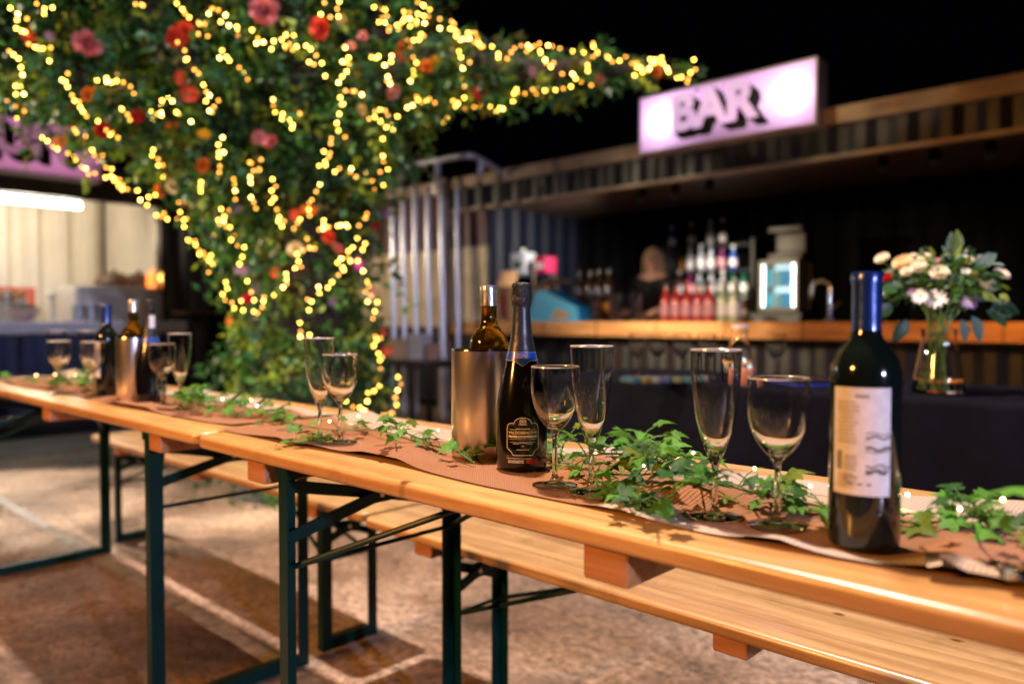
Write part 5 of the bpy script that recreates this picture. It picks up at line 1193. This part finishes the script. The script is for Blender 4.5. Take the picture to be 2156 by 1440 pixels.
for k, (dx, d, c, lab) in enumerate(((-.16, (.24, .2, .17), (.50, .36, .24), 'tan paper box on the dark side table'), (.06, (.16, .16, .22), (.55, .52, .52), 'pale grey box in the middle of the dark side table'), (.24, (.1, .1, .13), (.5, .3, .2), 'small orange brown box on the dark side table'))):
    q = thing('paper_box', lab, 'box', (x0 + dx, 4.55, .661), rad(10 * k)); slab(d[0], d[1], 0, d[2], .006, .003).build('carton', mat('paper_box_%d' % k, c, .7, var=.15), q); m = slab(d[0] + .006, d[1] + .006, d[2], d[2] + .02, .006, .003); m.build('lid', mat('paper_box_%d' % k), q)

# ------------------------------------------------------------------ kitchen clutter
def kp(px, off=-.02): return at(px, 690, X=KX - off).y
KZ = 1.012
wht = mat('white_enamel', (.78, .74, .68), .35)
t = thing('oven_box', 'white enamel pizza oven standing on the kitchen counter', 'oven', (KX - .3, kp(270), KZ), rad(90))
slab(.95, .5, 0, .36, .03, .01).build('body', wht, t); m = MB(); m.box((-.1, -.256, .16), (.4, .01, .2)); m.build('door', mat('oven_door', (.55, .5, .48), .3), t, False); m = MB(); m.box((.3, -.256, .16), (.2, .01, .26)); m.build('side_door', mat('oven_grey', (.5, .48, .5), .3), t, False)
brownlid = mat('brown_lid', (.10, .05, .025), .5)
for k, px_ in enumerate((278, 330)):
    t = thing('dome_lid', ('brown dome lid resting on the white oven', 'brown dome lid beside the orange heat lamp')[k], 'lid', (KX - .45, kp(px_), KZ + .382), 0, 'dome lids on the oven')
    m = MB(); m.lathe([(.0, -.005), (.20, -.005), (.2, 0), (.19, .05), (.15, .10), (.08, .14), (0, .155)], 24); m.build('dome', brownlid, t); m = MB(); m.ball((0, 0, .165), .02, 8, 6); m.build('knob', brownlid, t)
t = thing('heat_lamp', 'glowing orange heat lamp at the kitchen container corner', 'lamp', (KX - .15, kp(343), KZ))
m = MB(); m.tube([(0, 0, 0), (0, 0, .3)], .02, 8); m.build('stand', mat('lamp_grey', (.4, .38, .36), .4), t); m = MB(); m.ball((0, 0, .43), .12, 16, 10, 0, (.7, .8, 1.2)); m.build('bulb', mat('heat_bulb', (.9, .3, .1), .4, emit=(1, .22, .03), estr=2.2), t); m = MB(); m.ball((.06, .03, .47), .06, 12, 8); m.build('filament', mat('heat_core', (1, .7, .3), .4, emit=(1, .6, .12), estr=5), t)
for k, (px_, w_, h_, c, nm, lab) in enumerate(((10, .12, .30, (.75, .35, .12), 'sauce_bottle', 'orange topped sauce bottle at the left frame edge'), (35, .1, .28, (.7, .65, .55), 'sauce_bottle', 'cream sauce bottle on the kitchen counter'), (65, .12, .30, (.75, .36, .14), 'sauce_bottle', 'orange capped sauce bottle behind the dark bowl'), (133, .09, .28, (.75, .72, .66), 'sauce_bottle', 'tall white bottle left of the steel cups'))):
    t = thing(nm, lab, 'bottle', (KX - .3, kp(px_), KZ)); m = MB(); m.lathe([(0, 0), (w_ / 2, 0), (w_ / 2, h_ * .6), (w_ * .3, h_ * .75), (w_ * .25, h_ * .8), (0, h_ * .8)], 16); m.build('body', mat('sauce_cream', (.72, .66, .55), .4), t); m = MB(); m.lathe([(w_ * .3, h_ * .78), (w_ * .45, h_ * .8), (w_ * .45, h_), (0, h_ + .01)], 14); m.build('cap', mat('cap_%d' % k, c, .5), t)
t = thing('mixing_bowl', 'dark filled bowl on the kitchen counter', 'bowl', (KX - .1, kp(57), KZ)); m = MB(); m.lathe([(0, 0), (.09, 0), (.16, .12), (.155, .12), (.085, .006), (0, .006)], 24); m.build('bowl', mat('pink_bowl', (.5, .36, .34), .4), t); m = MB(); m.ball((0, 0, .1), .13, 14, 8, 0, (1, 1, .6)); m.build('filling', mat('dark_dough', (.03, .015, .012), .7), t)
for k, px_ in enumerate((151, 178, 203)):
    t = thing('steel_cup', ords[k] + ' steel cup of the row before the white oven', 'cup', (KX + .1, kp(px_, .1), KZ), 0, 'steel cups on the kitchen counter'); m = MB(); m.lathe([(0, 0), (.045, 0), (.05, .16), (.047, .16), (.042, .005), (0, .005)], 20); m.build('cup', mat('cup_steel', (.45, .45, .52), .3, metal=.8), t); m = MB(); m.lathe([(.049, .155), (.052, .158), (.049, .163), (.047, .16)], 20); m.build('rim', mat('cup_steel'), t)
for k, (px_, z, c, lab) in enumerate(((110, .3, (.5, .42, .34), 'beige crate stacked behind the kitchen counter'), (165, .34, (.6, .12, .07), 'red plastic crate on the kitchen back counter'))):
    t = thing('food_crate', lab, 'crate', (KX - 1.15, kp(px_, -1.15), 1.003), rad(90), 'crates in the kitchen'); cm_ = mat('crate_%d' % k, c, .5)
    slab(.5, .35, 0, .03, .02, .005).build('base', cm_, t)
    for sx in (-1, 1):
        m = MB(); m.box((sx * .235, 0, .03 + z / 2), (.03, .34, z)); m.build('side', cm_, t, False)
        m = MB(); m.box((0, sx * .16, .03 + z / 2), (.44, .02, z)); m.build('panel', cm_, t, False)
t = thing('round_tray', 'round wooden tray hung outside the kitchen corner', 'tray', (KX + .12, kp(405, .12), 1.09)); m = MB(); m.lathe([(0, 0), (.3, 0), (.32, .03), (.31, .03), (.29, .01), (0, .01)], 28); m.build('tray', mat('tray_wood', (.2, .11, .04), .5), t)
m = MB(); m.bar((-.10, 0, -.02), (-.3, 0, -.14), .04, .02); m.build('bracket', mat('lamp_black'), t, False)
